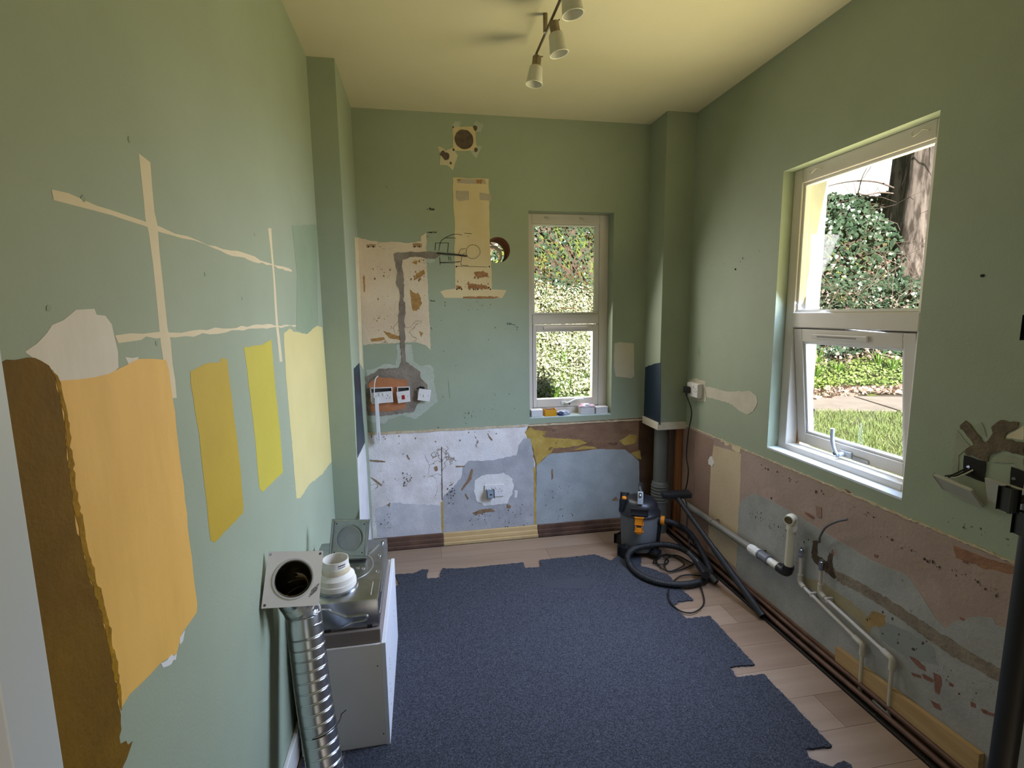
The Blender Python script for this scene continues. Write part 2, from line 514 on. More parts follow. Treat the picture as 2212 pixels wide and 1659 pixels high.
for k, q in enumerate([(1.042,2.023),(1.537,1.929),(2.007,2.104),(1.218,2.176),(0.92,1.832),(1.239,1.759),(1.819,1.873)]):
    patch('filler_spot', 'left', blob(q[0], q[1], .006, .006, 8, 40 + k), .0008, DKG, wl, 0)
bm = B(); box(bm, XL, XL + .018, .79, YC, 0, .12, .004)
bb = struct('baseboard_left', bm, mat('white_gloss', 'dcd6cc', rough=.35), 'white baseboard along the swatch wall', 'baseboard')

# ---- boxed column in the far left corner
bm = B(); box(bm, XL, XC, YC, YB, 0, H)
col = struct('wall_column', bm, GREEN, 'boxed sage green column in the corner beside the swatch wall', 'column')
patch('paint_swatch', 'cols', [(3.296,1.478),(3.6,1.487),(3.622,1.173),(3.677,0.909),(3.239,0.918),(3.272,1.207)], .0015, NAVY, col, .003, .03, 'narrow navy tester swatch')
patch('bare_plaster', 'cols', [(3.238,0.915),(3.674,0.903),(3.707,0.711),(3.729,0.284),(3.782,0.106),(3.152,0.397),(3.216,0.648)], .0012, mat('column_white', 'd4d2d2', 'c9c5c3', scale=8, rough=.8, spots='a08a70', sscale=8, sth=.68), col, .003, .03, 'white bare plaster')
patch('bare_plaster', 'cols', [(3.719,2.344),(3.974,2.371),(3.823,1.598),(3.826,1.411),(3.624,1.482),(3.671,1.941)], .0012, CREAM, col, .003, .03)

# ---- back wall
HX, HZ, HR = 0.5964, 2.2892, 0.096
holes = [(BX0, BX1, BZ0, BZ1), (HX - .11, HX + .11, HZ - .11, HZ + .11)]
bm = wall_mesh('back', XL, XR + WALL, 0, H, holes, WALL)
# turn the square opening for the vent into a round core hole
SEG = 32
for dep in (0.0, WALL):
    ci = [bm.verts.new((HX + HR * math.cos(2 * math.pi * k / SEG), YB + dep, HZ + HR * math.sin(2 * math.pi * k / SEG))) for k in range(SEG)]
    sq = []
    for k in range(SEG):
        c_, s_ = math.cos(2 * math.pi * k / SEG), math.sin(2 * math.pi * k / SEG)
        q = .11 / max(abs(c_), abs(s_))
        sq.append(bm.verts.new((HX + q * c_, YB + dep, HZ + q * s_)))
    for k in range(SEG):
        bm.faces.new((ci[k], ci[(k + 1) % SEG], sq[(k + 1) % SEG], sq[k]))
wb = struct('wall_back', bm, GREEN, 'sage green wall with chased plaster and stripped band below', 'wall')
BRICK = mat('core_drilled_brick', 'ad6c48', '8c5034', scale=14, rough=.9, bump=.5, bscale=40, spots='c9a07c', sscale=8, sth=.6)
bm = B(); lathe(bm, (HX, YB + .002, HZ), (0, 1, 0), [(0, HR), (WALL - .002, HR)], SEG, False, False)
finish('core_hole_brick', bm, BRICK, wb, True)['label'] = 'red brick inside of the drilled vent hole'
bm = B(); lathe(bm, (HX - .012, YB + .17, HZ - .020), (0, 1, 0), [(0, .070), (.12, .070)], SEG, False, False); lathe(bm, (HX - .012, YB + .17, HZ - .020), (0, 1, 0), [(0, .074), (.12, .074)], SEG, False, False)
finish('vent_sleeve', bm, mat('sleeve_plastic', 'c9a99a', rough=.5), wb, True)

PLW = mat('stripped_white_plaster', 'ece5e2', 'd6cdc8', scale=7, rough=.8, bump=.35, bscale=60, spots='97877a', sscale=15, sth=.655, crack=('7a624a', 3.2, .014), spots2='d9d6d6', s2scale=2.2, s2th=.54)
PLG = mat('grey_blue_plaster', 'afaeb0', '9c9b9d', scale=8, rough=.8, bump=.3, bscale=60, spots='6d6862', sscale=20, sth=.655, spots2='bcbec2', s2scale=3, s2th=.55)
PLB = mat('pale_grey_panel', 'a6abad', '959b9c', scale=6, rough=.75, bump=.25, bscale=60, spots='7d786c', sscale=16, sth=.66)
PLBR = mat('old_brown_backing', '8c6c52', '7a5b44', scale=7, rough=.9, bump=.5, bscale=45, spots='5b3f2e', sscale=6, sth=.62, spots2='a58a6c', s2scale=5, s2th=.6, stretch=(1, 1, 2.2))
PLY = mat('yellow_plaster', 'bda052', 'ab8a3c', scale=12, rough=.85, bump=.4, bscale=60, spots='6f5434', sscale=13, sth=.64)
CORN = mat('dark_brown_corner', '5e4430', '4a3425', scale=6, rough=.9, bump=.4, bscale=50, spots='7d5f3c', sscale=7, sth=.6)
PANEL = mat('peeled_panel_plaster', 'd5c4a8', 'cbb69a', scale=5, rough=.8, bump=.35, bscale=55, spots='9a7c5c', sscale=9, sth=.68, crack=('7b664c', 5.0, .018), spots2='b99a5c', s2scale=5, s2th=.69)
# band below the old worktop line
patch('stripped_plaster', 'back', [(XC, 0), (0.87, 0)] + [(0.879,0.605),(0.8,0.86),(0.827,0.927)] + [(XC, DADO)], .0020, PLW, wb, .002, .03, 'white stripped plaster with cracks')
patch('stripped_plaster', 'back', [(0.782,0.929),(1.813,0.936),(1.839,-0.078),(0.875,-0.05),(0.879,0.605),(0.792,0.868)], .0015, PLBR, wb, .002, .03, 'brown old backing')
patch('stripped_plaster', 'back', [(XR1 - .04, 0), (XR, 0), (XR, DADO + .03), (XR1 - .04, DADO)], .0025, CORN, wb, .002, .04, 'dark brown corner')
patch('grey_plaster', 'back', [(0.128,0.373),(0.271,0.515),(0.292,0.609),(0.333,0.656),(0.533,0.65),(0.726,0.68),(0.742,0.76),(0.784,0.815),(0.838,0.812),(0.871,0.613),(0.88,0.05),(0.118,0.056)], .0034, PLG, wb, .005, .025, 'grey-blue smoothed plaster')
patch('grey_plaster', 'back', [(-0.392,0.323),(-0.256,0.361),(0.111,0.305),(0.111,0.061),(-0.301,0.068),(-0.392,0.088)], .0032, mat('bluish_white_plaster', 'cecbcb', 'bcbabc', scale=8, rough=.8, bump=.3, bscale=60, spots='8a8078', sscale=14, sth=.70), wb, .006, .025)
patch('pale_panel', 'back', [(0.89,0.577),(0.999,0.675),(1.211,0.678),(1.426,0.689),(1.65,0.671),(1.709,0.628),(1.777,0.563),(1.798,0.044),(0.88,0.05)], .0034, PLB, wb, .002, .03, 'pale grey panel with clipped corners')
patch('yellow_plaster', 'back', [(0.792,0.868),(0.842,0.907),(0.872,0.879),(0.972,0.866),(0.949,0.817),(1.03,0.805),(1.254,0.781),(1.321,0.746),(1.167,0.72),(1.03,0.72),(1.014,0.686),(0.941,0.632),(0.89,0.577),(0.868,0.722)], .0032, PLY, wb, .005, .02, 'yellow plaster remains')
patch('yellow_plaster', 'back', [(1.595,0.746),(1.688,0.8),(1.763,0.78),(1.735,0.722),(1.649,0.707)], .0028, PLY, wb, .004, .02)
patch('yellow_plaster', 'back', [(1.709,0.636),(1.782,0.659),(1.797,0.578),(1.759,0.588)], .0036, PLY, wb, .003, .02)
patch('yellow_plaster', 'back', [(1.207,0.694),(1.294,0.724),(1.386,0.707),(1.406,0.694)], .0028, PLY, wb, .003, .02)
patch('board_seam', 'back', [(0.863,0.575),(0.882,0.566),(0.884,0.07),(0.868,0.064)], .0038, PLY, wb, .002, .02, 'yellow filled board seam')
patch('board_seam', 'back', [(0.108,0.332),(0.127,0.35),(0.123,0.087),(0.108,0.08)], .0038, PLY, wb, .002, .02)
patch('board_seam', 'back', [(0.126,0.785),(0.133,0.784),(0.124,0.35),(0.116,0.351)], .0026, BROWNPL, wb, .001, .02)
patch('filler_patch', 'back', [(0.385,0.492),(0.438,0.53),(0.52,0.536),(0.614,0.541),(0.69,0.486),(0.696,0.403),(0.688,0.357),(0.638,0.278),(0.546,0.278),(0.459,0.277),(0.396,0.321),(0.376,0.408)], .0050, WHITEPL, wb, .006, .02, 'white plaster around the lower socket')
patch('filler_patch', 'back', [(0.704,0.391),(0.731,0.381),(0.726,0.33),(0.703,0.324)], .0050, WHITEPL, wb, .003, .02)
patch('dado_ledge', 'back', [(XC, DADO - .012), (XR1, DADO - .004), (XR1, DADO + .006), (XC, DADO + .007)], .007, mat('ragged_cream_edge', 'd2c2a4', 'b39c7c', scale=25, rough=.85, bump=.4, bscale=50), wb, .003, .035, 'ragged cream plaster edge')
# brown scars and cracks in the band
SCAR = mat('brown_scar', '96795a', '7d6248', scale=20, rough=.9)
for pts in ([(0.334,0.526),(0.358,0.593),(0.372,0.585),(0.356,0.505),(0.302,0.444),(0.28,0.415),(0.273,0.435),(0.318,0.489)], [(-0.414,0.715),(-0.363,0.708),(-0.305,0.697),(-0.305,0.689),(-0.374,0.697),(-0.415,0.704)], [(0.496,0.865),(0.518,0.841),(0.533,0.818),(0.525,0.811),(0.503,0.842)],
            [(-0.135,0.738),(-0.116,0.699),(-0.123,0.696),(-0.143,0.731)], [(-0.417,0.579),(-0.381,0.554),(-0.334,0.506),(-0.341,0.503),(-0.388,0.543)], [(0.067,0.628),(0.089,0.634),(0.095,0.596),(0.077,0.589)], [(1.014,0.541),(1.026,0.545),(1.03,0.466),(1.014,0.455)],
            [(-0.306,0.346),(-0.281,0.363),(-0.286,0.326)], [(0.309,0.394),(0.33,0.349),(0.322,0.335),(0.301,0.383)], [(1.535,0.239),(1.576,0.268),(1.601,0.234),(1.56,0.229)], [(0.237,0.624),(0.307,0.619),(0.307,0.612),(0.237,0.613)],
            [(0.641,0.278),(0.676,0.259),(0.668,0.236),(0.637,0.243)], [(0.357,0.223),(0.432,0.248),(0.515,0.249),(0.545,0.223),(0.469,0.221),(0.379,0.205)]):
    patch('plaster_scar', 'back', pts, .0056, SCAR, wb, .0015, .01)
# black mould freckles low on the band
MOULD = mat('black_mould_speck', '3a3530', rough=.95)
def specks(name, plane, boxes, n, m, parent, t, smin=.0015, smax=.006, seed=5):
    r = random.Random(seed)
    bm = B()
    for (a, b), (c_, d_) in boxes:
        for _ in range(n):
            u, v = r.uniform(min(a, c_), max(a, c_)), r.uniform(min(b, d_), max(b, d_))
            s = smin + (smax - smin) * r.random() ** 3
            an = r.uniform(-.4, .4)
            pts = [(u + s * math.cos(an + k * 1.2566) * r.uniform(.5, 1), v + s * 1.5 * math.sin(an + k * 1.2566) * r.uniform(.5, 1)) for k in range(5)]
            polyslab(bm, plane, pts, t - .0008, t)
    o = finish(name, bm, m, parent, recalc=False)
    o['kind'] = 'stuff'
    return o
specks('mould_specks', 'back', [[(0.603,0.273),(0.852,0.073)], [(0.32,0.257),(0.506,0.124)], [(0.161,0.5),(0.229,0.303)], [(-0.176,0.599),(-0.11,0.482)], [(0.932,0.405),(1.21,0.062)], [(-0.366,0.276),(-0.265,0.153)]], 55, MOULD, wb, .0062)
specks('mould_specks', 'back', [[(0.397,1.196),(0.576,0.985)], [(0.304,1.09),(0.391,0.957)], [(0.185,1.911),(0.535,1.839)], [(-0.362,1.78),(0.782,0.994)]], 26, mat('grey_green_speck', '5a5f4c', rough=.9), wb, .0012, seed=9)
specks('mould_specks', 'back', [[(0.895,0.893),(1.774,0.648)], [(-0.42,0.944),(0.781,0.823)]], 45, SCAR, wb, .0050, .002, .008, seed=10)
# peeled panel, mortar chase and socket surround
patch('peeled_panel', 'back', [(-0.424,2.37),(-0.392,2.357),(-0.257,2.333),(-0.185,2.341),(-0.066,2.332),(0.028,2.347),(0.026,2.38),(0.068,2.41),(0.061,2.22),(0.065,2.048),(0.068,1.912),(0.065,1.837),(0.071,1.712),(0.069,1.544),(0.032,1.583),(-0.036,1.606),(-0.173,1.602),(-0.378,1.599),(-0.422,1.59),(-0.451,1.598)], .0016, PANEL, wb, .003, .02, 'peeled cream panel')
for pts in ([(-0.389,2.115),(-0.389,1.982),(-0.399,1.976),(-0.4,2.082)], [(-0.069,1.998),(-0.003,1.947),(0.019,1.895),(-0.024,1.837),(-0.057,1.852),(-0.062,1.913)], [(-0.014,2.116),(0.038,2.143),(0.047,2.109),(0.002,2.082),(-0.039,2.062)], [(-0.273,1.694),(-0.2,1.668),(-0.14,1.646),(-0.148,1.622),(-0.235,1.641)], [(-0.369,1.637),(-0.269,1.649),(-0.263,1.625),(-0.364,1.616)], [(-0.012,1.689),(0.021,1.671),(0.003,1.643)], [(-0.051,2.193),(-0.003,2.21),(-0.011,2.176)], [(-0.037,1.947),(-0.009,1.974),(0.013,1.93),(-0.003,1.851),(-0.051,1.838)]):
    patch('peeled_scar', 'back', pts, .0024, mat('golden_scar', 'b0884c', '8d6a3c', scale=20, rough=.9), wb, .003, .012)
for pts in ([(-0.365,2.319),(-0.3,2.323),(-0.301,2.3),(-0.363,2.296)], [(-0.036,2.329),(0.031,2.33),(0.03,2.303),(-0.037,2.299)]):
    patch('peeled_scar', 'back', pts, .0022, mat('old_rust_mark', '8e7050', 'a98d6c', scale=30, rough=.9), wb, .004, .012)
specks('rust_specks', 'back', [[(-0.344,2.165),(-0.19,2.062)], [(-0.354,1.949),(-0.2,1.675)], [(-0.06,2.216),(0.041,1.946)], [(0.399,2.131),(0.525,2.076)], [(0.276,2.062),(0.531,1.993)]], 26, mat('rust_speck', '8a6a48', rough=.9), wb, .0030, .002, .011, seed=31)
patch('filler_patch', 'back', [(-0.411,1.403),(-0.34,1.418),(-0.277,1.451),(-0.193,1.432),(-0.18,1.588),(-0.068,1.586),(-0.062,1.463),(-0.022,1.426),(0.065,1.431),(0.088,1.388),(0.088,1.28),(0.109,1.142),(0.036,1.084),(-0.054,1.015),(-0.158,1.049),(-0.262,1.026),(-0.298,0.991),(-0.4,1.007),(-0.428,1.051)], .0018, mat('pale_filler', 'b4b8a8', 'a6ad9b', scale=8, rough=.85, bump=.3, bscale=70), wb, .006, .02, 'pale filler around the sockets')
patch('mortar_chase', 'back', [(-0.175,2.248),(-0.155,2.262),(-0.035,2.27),(0.1,2.271),(0.164,2.251),(0.126,2.221),(-0.036,2.233),(-0.114,2.209),(-0.114,2.136),(-0.106,2.065),(-0.116,1.913),(-0.103,1.9),(-0.117,1.715),(-0.117,1.461),(-0.054,1.41),(-0.013,1.38),(-0.008,1.33),(0.039,1.279),(0.037,1.225),(-0.054,1.113),(-0.07,1.074),(-0.296,1.052),(-0.418,1.062),(-0.413,1.358),(-0.352,1.38),(-0.32,1.411),(-0.167,1.42),(-0.148,1.462),(-0.152,1.615),(-0.159,1.777),(-0.138,1.961),(-0.164,2.045),(-0.167,2.049),(-0.151,2.119),(-0.161,2.192)], .0050, GREYPL, wb, .005, .018, 'grey mortar filling the cable chase')
patch('filler_patch', 'back', [(0.061,2.22),(0.119,2.217),(0.125,2.201),(0.09,2.187),(0.06,2.197)], .0030, MATS['pale_filler'], wb, .003, .018)
patch('backing_board', 'back', [(-0.395,1.312),(-0.333,1.352),(-0.215,1.337),(-0.119,1.323),(-0.103,1.216),(-0.145,1.099),(-0.26,1.086),(-0.396,1.093)], .0066, mat('orange_board', 'b5764e', 'a5683f', scale=7, rough=.8, bump=.2, spots='cbb0a0', sscale=6, sth=.64), wb, .005, .02, 'orange-brown board behind the loose sockets')
# canopy strip, old flue plate and their scars
patch('hood_strip', 'back', [(0.272,2.801),(0.538,2.803),(0.538,2.565),(0.537,2.353),(0.548,2.138),(0.545,1.996),(0.66,1.989),(0.623,1.929),(0.185,1.935),(0.156,1.98),(0.198,1.994),(0.271,2),(0.27,2.222),(0.277,2.477),(0.271,2.641)], .0016, mat('hood_cream', 'd6c49c', 'ceb98e', scale=5, rough=.75, spots='a07f58', sscale=9, sth=.69), wb, .003, .03, 'bare cream outline of the old cooker hood')
for pts in ([(0.293,2.711),(0.388,2.71),(0.387,2.648),(0.308,2.639),(0.292,2.658)], [(0.467,2.703),(0.557,2.692),(0.55,2.645),(0.466,2.65)], [(0.299,2.795),(0.511,2.796),(0.517,2.763),(0.305,2.763)]):
    patch('filler_patch', 'back', pts, .0024, mat('lilac_filler', 'b3a896', 'a89c8a', scale=9, rough=.85), wb, .003, .02)
for pts in ([(0.413,2.124),(0.47,2.131),(0.519,2.117),(0.511,2.09),(0.455,2.083),(0.42,2.096)], [(0.271,2.028),(0.313,2.021),(0.319,2),(0.278,2)], [(0.325,1.941),(0.537,1.944),(0.609,1.936),(0.537,1.926),(0.325,1.928)], [(0.442,2.794),(0.49,2.795),(0.482,2.765),(0.448,2.768)], [(0.309,2.793),(0.329,2.793),(0.329,2.78),(0.308,2.78)], [(0.362,2.041),(0.503,2.027),(0.531,1.999),(0.368,2)]):
    patch('rust_mark', 'back', pts, .0027, mat('hood_rust', '8b5c38', 'a77c50', scale=40, rough=.9), wb, .003, .008)
patch('flue_plate_mark', 'back', [(0.282,3.153),(0.446,3.161),(0.449,2.995),(0.28,2.988)], .0018, MATS['hood_cream'], wb, .002, .03, 'cream square around the old flue')
patch('filler_patch', 'back', [(0.268,3.152),(0.299,3.192),(0.343,3.191),(0.335,3.156)], .0014, MATS['pale_filler'], wb, .003, .015)
patch('filler_patch', 'back', [(0.426,3.163),(0.454,3.206),(0.508,3.177),(0.486,3.125),(0.449,3.13)], .0014, MATS['pale_filler'], wb, .003, .015)
patch('filler_patch', 'back', [(0.447,3.037),(0.491,3.026),(0.466,2.98),(0.448,2.94),(0.405,2.99)], .0014, MATS['pale_filler'], wb, .003, .015)
patch('filler_patch', 'back', [(0.184,2.885),(0.186,2.968),(0.168,3.012),(0.184,3.016),(0.227,2.986),(0.278,3.01),(0.313,2.957),(0.273,2.856),(0.231,2.887)], .0014, mat('cream_filler', 'cfc3a4', 'c0b495', scale=9, rough=.85), wb, .003, .015)
bm = B(); polyslab(bm, 'back', blob(*[(0.362,3.069)][0], .067, .067, 28, 3, .035), 0, .006)
finish('flue_plug', bm, BROWNPL, wb, recalc=False)['label'] = 'round brown mortar plug in the old flue'
for k, (u, v, r_) in enumerate((([(0.446,3.152)][0] + (.016,)), ([(0.446,3.001)][0] + (.014,)), ([(0.206,2.963)][0] + (.019,)), ([(0.229,2.947)][0] + (.024,)), ([(0.261,2.901)][0] + (.007,)), ([(0.285,3.15)][0] + (.006,)), ([(0.284,2.994)][0] + (.008,)))):
    patch('mortar_dab', 'back', blob(u, v, r_, r_ * 1.1, 9, 60 + k), .004, BROWNPL, wb, 0)
for k, q in enumerate([(0.281,1.997),(0.299,2.007),(0.316,1.997),(0.407,1.996),(0.439,1.996),(0.524,2.01),(0.535,1.996),(0.282,2.164),(0.531,2.165),(-0.35,2.303),(-0.317,2.303),(-0.02,2.306),(0.014,2.307)]):
    patch('screw_hole', 'back', blob(q[0], q[1], .006, .006, 8, 90 + k, .1), .003, DARKHOLE, wb, 0)
# cream tester block, beside the window
patch('paint_swatch', 'back', [(1.54,1.561),(1.592,1.571),(1.708,1.557),(1.718,1.291),(1.694,1.272),(1.557,1.292),(1.54,1.38)], .0014, mat('stone_tester', 'cfc6ae', 'c8bfa6', scale=4, rough=.65), wb, .002, .03, 'stone coloured tester swatch beside the window')
# pen notes and the fitter's sketch
INK = mat('black_ink', '16170f', rough=.8)
strokes('wall_sketch', 'back', [[(0.128,2.281),(0.133,2.335),(0.228,2.336),(0.219,2.265)], [(0.155,2.281),(0.163,2.318),(0.174,2.352),(0.209,2.376),(0.247,2.393),(0.274,2.4),(0.302,2.4),(0.329,2.394)], [(0.209,2.372),(0.239,2.373),(0.284,2.37)], [(0.16,2.231),(0.162,2.198),(0.162,2.177)], [(0.162,2.194),(0.245,2.198),(0.314,2.202)], [(0.162,2.191),(0.262,2.191),(0.318,2.202),(0.322,2.226),(0.326,2.249)], [(0.225,2.238),(0.228,2.208)], [(0.239,2.235),(0.242,2.208)], [(0.298,2.242),(0.309,2.28),(0.32,2.293),(0.355,2.297)], [(0.325,2.243),(0.336,2.256),(0.35,2.263)],
   [(0.358,2.277),(0.365,2.3),(0.379,2.317),(0.397,2.324),(0.418,2.325),(0.439,2.318),(0.456,2.301),(0.462,2.284),(0.462,2.264),(0.451,2.247),(0.433,2.23),(0.409,2.223),(0.384,2.226),(0.367,2.239),(0.357,2.26),(0.358,2.28)], [(0.347,2.408),(0.402,2.405)], [(0.371,2.385),(0.381,2.385)], [(0.317,2.198),(0.317,2.175),(0.372,2.172)], [(0.275,2.168),(0.516,2.162)]], .0028, .0030, INK, wb, 'fitter\'s pen sketch of ducting')
strokes('pen_note', 'back', [[(0.077,2.574),(0.087,2.575)], [(0.104,2.582),(0.097,2.585),(0.097,2.575),(0.104,2.578),(0.104,2.585),(0.1,2.565)], [(0.11,2.578),(0.11,2.569),(0.117,2.569),(0.117,2.579),(0.11,2.578)], [(0.124,2.579),(0.123,2.569),(0.13,2.569),(0.13,2.579),(0.124,2.579)]], .0034, .0022, INK, wb, 'handwritten 900')
strokes('pen_note', 'back', [[(0.071,2.41),(0.078,2.41)], [(0.084,2.404),(0.088,2.414),(0.091,2.407),(0.095,2.414),(0.098,2.407),(0.101,2.414),(0.104,2.404),(0.108,2.414),(0.111,2.407)], [(0.119,2.421),(0.118,2.408),(0.125,2.408)], [(0.128,2.414),(0.132,2.408),(0.135,2.414),(0.138,2.408),(0.142,2.418)], [(0.073,2.38),(0.08,2.38)]], .0034, .0022, INK, wb, 'handwritten measurement')
strokes('pen_note', 'back', [[(0.078,1.912),(0.085,1.919),(0.088,1.909),(0.095,1.915),(0.098,1.908),(0.105,1.915),(0.109,1.908),(0.116,1.915)], [(0.071,1.708),(0.078,1.712),(0.085,1.705)], [(0.077,1.694),(0.081,1.698)]], .0034, .0022, INK, wb)
strokes('pen_note', 'back', [[(0.66,1.738),(0.671,1.738)], [(0.664,1.738),(0.664,1.724)], [(0.675,1.738),(0.686,1.737)], [(0.679,1.738),(0.678,1.723)], [(0.689,1.723),(0.689,1.734),(0.697,1.734),(0.697,1.727)], [(0.7,1.727),(0.726,1.723)], [(0.729,1.708),(0.751,1.704)], [(0.74,1.694),(0.74,1.679)]], .0034, .0022, INK, wb)
strokes('pen_note', 'back', [[(0.195,1.305),(0.2,1.24),(0.205,1.167)], [(-0.213,2.728),(-0.194,2.715)]], .002, .0014, mat('pencil', '5b5c4c', rough=.9), wb)

# skirting remains along the back wall
OLDW = mat('stripped_skirting_wood', 'b59468', '8f6d4b', scale=5, rough=.8, stretch=(.5, 3, 3), bump=.3, bscale=40, spots='4a3526', sscale=3.5, sth=.6)
DIRTW = mat('dirty_skirting_wood', '6e4f3c', '4d3629', scale=6, rough=.9, bump=.5, bscale=40)
CREAMW = mat('cream_skirting_wood', 'c9ab79', 'bd9d6c', scale=4, rough=.6, bump=.1)
xa, xb_ = [(0.119,0.079)][0][0], [(0.891,0.049)][0][0]
tr = thing('trim_1', 'old wooden skirting strips left at the foot of the sketch wall', 'skirting', ((XC + XR) / 2, YB, 0), None, 'structure')
for k, (a, b, mm) in enumerate(((XC, xa, DIRTW), (xa, xb_, CREAMW), (xb_, XR - .25, DIRTW))):
    bm = B(); box(bm, a, b, YB - .022, YB - .002, .030, .080, .006); finish('skirting_board', bm, mm, tr)
    bm = B(); box(bm, a, b, YB - .040, YB - .022, .012, .048, .007); finish('skirting_bead', bm, mm, tr)
    bm = B(); box(bm, a, b, YB - .060, YB - .040, -.01, .018, .005); finish('skirting_strip', bm, mm if k != 2 else DIRTW, tr)

# ---- right wall
bm = wall_mesh('right', YF, YB + WALL, 0, H, [(WY0, WY1, WZ0, WZ1)], WALL)
wr = struct('wall_right', bm, GREEN, 'sage green wall with the open window and stripped pink band', 'wall')
PINK = mat('pink_backing_plaster', 'a99388', '9d877c', scale=3, rough=.85, bump=.3, bscale=55, spots='7a4f40', sscale=9, sth=.70, spots2='b59a8f', s2scale=2.5, s2th=.55)
PINKD = mat('dark_pink_backing', '937768', '886c5e', scale=4, rough=.85, bump=.25, bscale=55)
CRP = mat('cream_panel_plaster', 'c9b596', 'bfa98a', scale=3, rough=.8, bump=.2, bscale=55)
GRR = mat('grey_right_plaster', 'a6a5a1', '92928e', scale=6, rough=.8, bump=.3, bscale=55, spots='7c766f', sscale=15, sth=.66, spots2='9d968a', s2scale=3.2, s2th=.57)
YST = mat('yellow_stain_plaster', 'a88c5a', '967a4c', scale=8, rough=.85, bump=.3, bscale=60)
RED = mat('red_brick_knock', '8c6457', '7a5247', scale=30, rough=.95, bump=.5)
patch('pink_plaster', 'right', [(-.6, 0), (YB, 0), (YB, DADO), (-.6, DADO - .01)], .0015, PINK, wr, .003, .025, 'pink stripped plaster band')
patch('pink_plaster', 'right', [([(3.238,0.375)][0][0], .0), (YB, 0), (YB, DADO - .01), ([(3.231,0.898)][0][0], DADO - .02)], .0020, PINKD, wr, .003, .03)
patch('cream_panel', 'right', [(3.228,0.858),(2.908,0.885),(2.9,0.616),(2.892,0.388),(2.895,0.25),(2.897,0.09),(3.237,0.117),(3.249,0.36),(3.251,0.693)], .0026, CRP, wr, .002, .03, 'cream plaster panel')
patch('grey_plaster', 'right', [(2.897,0.09),(2.901,0.384),(2.903,0.523),(2.864,0.591),(2.779,0.657),(2.666,0.68),(2.424,0.676),(2.202,0.665),(2.073,0.658),(1.899,0.65),(1.721,0.667),(1.681,0.64),(1.59,0.555),(1.546,0.539),(1.518,0.587),(1.436,0.66),(1.391,0.681),(1.378,0.662),(1.334,0.67),(1.269,0.684)] + [(-.6, .35), (-.6, 0.0), (2.8, 0.0)], .0030, GRR, wr, .003, .03, 'grey smoothed plaster below')
patch('dado_ledge', 'right', [(-.6, DADO - .004), (YP, DADO - .004), (YP, DADO + .004), (-.6, DADO + .003)], .0045, MATS['ragged_cream_edge'], wr, .0035, .012, 'ragged cream plaster edge')
for pts in ([(3.147,0.926),(3.119,0.926),(3.113,0.911),(3.14,0.908)], [(3.108,0.919),(3.038,0.924),(3.042,0.903),(3.084,0.896)], [(3.017,0.919),(2.912,0.928),(2.918,0.889),(2.957,0.881),(3.004,0.891)]):
    patch('filler_dab', 'right', pts, .0040, CREAM, wr, .002, .01)
patch('filler_dab', 'right', [(3.284,0.739),(3.245,0.775),(3.206,0.734),(3.227,0.7),(3.276,0.703)], .0050, WHITEPL, wr, .004, .01)
patch('filler_patch', 'right', [(3.368,1.268),(3.271,1.268),(3.146,1.267),(3.026,1.279),(2.914,1.299),(2.849,1.309),(2.792,1.285),(2.78,1.24),(2.811,1.188),(2.859,1.154),(2.931,1.159),(2.992,1.178),(3.071,1.196),(3.236,1.194),(3.343,1.19)], .0020, mat('warm_filler', 'c6bda9', 'bab19d', scale=8, rough=.85, bump=.2), wr, .005, .02, 'smear of white filler')
patch('filler_patch', 'right', [(3.598,1.287),(3.525,1.307),(3.37,1.302),(3.353,1.154),(3.512,1.134),(3.595,1.149)], .0015, MATS['warm_filler'], wr, .004, .02)
patch('mortar_chase', 'right', [(2.109,0.496),(1.994,0.51),(1.797,0.517),(1.607,0.507),(1.444,0.506),(1.328,0.513),(1.25,0.51),(1.244,0.453),(1.333,0.459),(1.456,0.446),(1.543,0.441),(1.732,0.459),(1.901,0.465),(2.081,0.448)], .0042, GREYPL, wr, .004, .015, 'grey mortar filling the long chase')
patch('open_chase', 'right', [(2.259,0.582),(2.221,0.6),(2.22,0.519),(2.154,0.516),(2.147,0.573),(2.123,0.575),(2.114,0.509),(2.078,0.472),(2.102,0.449),(2.182,0.458),(2.225,0.467),(2.26,0.489)], .0036, mat('chase_dirt', '5a4a3a', '43362a', scale=22, rough=.95, bump=.8), wr, .004, .012, 'rough open cable chase')
patch('yellow_stain', 'right', [(1.88,0.407),(1.802,0.435),(1.808,0.378),(1.891,0.318),(1.906,0.343)], .0034, YST, wr, .005, .015)
patch('yellow_stain', 'right', [(2.314,0.345),(2.176,0.391),(1.985,0.391),(1.858,0.363),(1.876,0.292),(1.998,0.322),(2.16,0.326),(2.297,0.31)], .0033, mat('pale_yellow_stain', 'a09474', '93876a', scale=6, rough=.85), wr, .006, .02)
patch('lower_patch', 'right', [(1.836,0.388),(1.703,0.425),(1.581,0.427),(1.555,0.363),(1.69,0.306),(1.815,0.298)], .0033, mat('cool_grey_patch', '8f928f', '868986', scale=5, rough=.85), wr, .006, .02)
patch('pink_plaster', 'right', [(1.556,0.891),(1.471,0.893),(1.329,0.908),(1.332,0.878),(1.45,0.85),(1.499,0.849),(1.54,0.842)], .0026, mat('orange_pink_scar', '9c7357', '87604a', scale=20, rough=.9, bump=.5), wr, .004, .015)
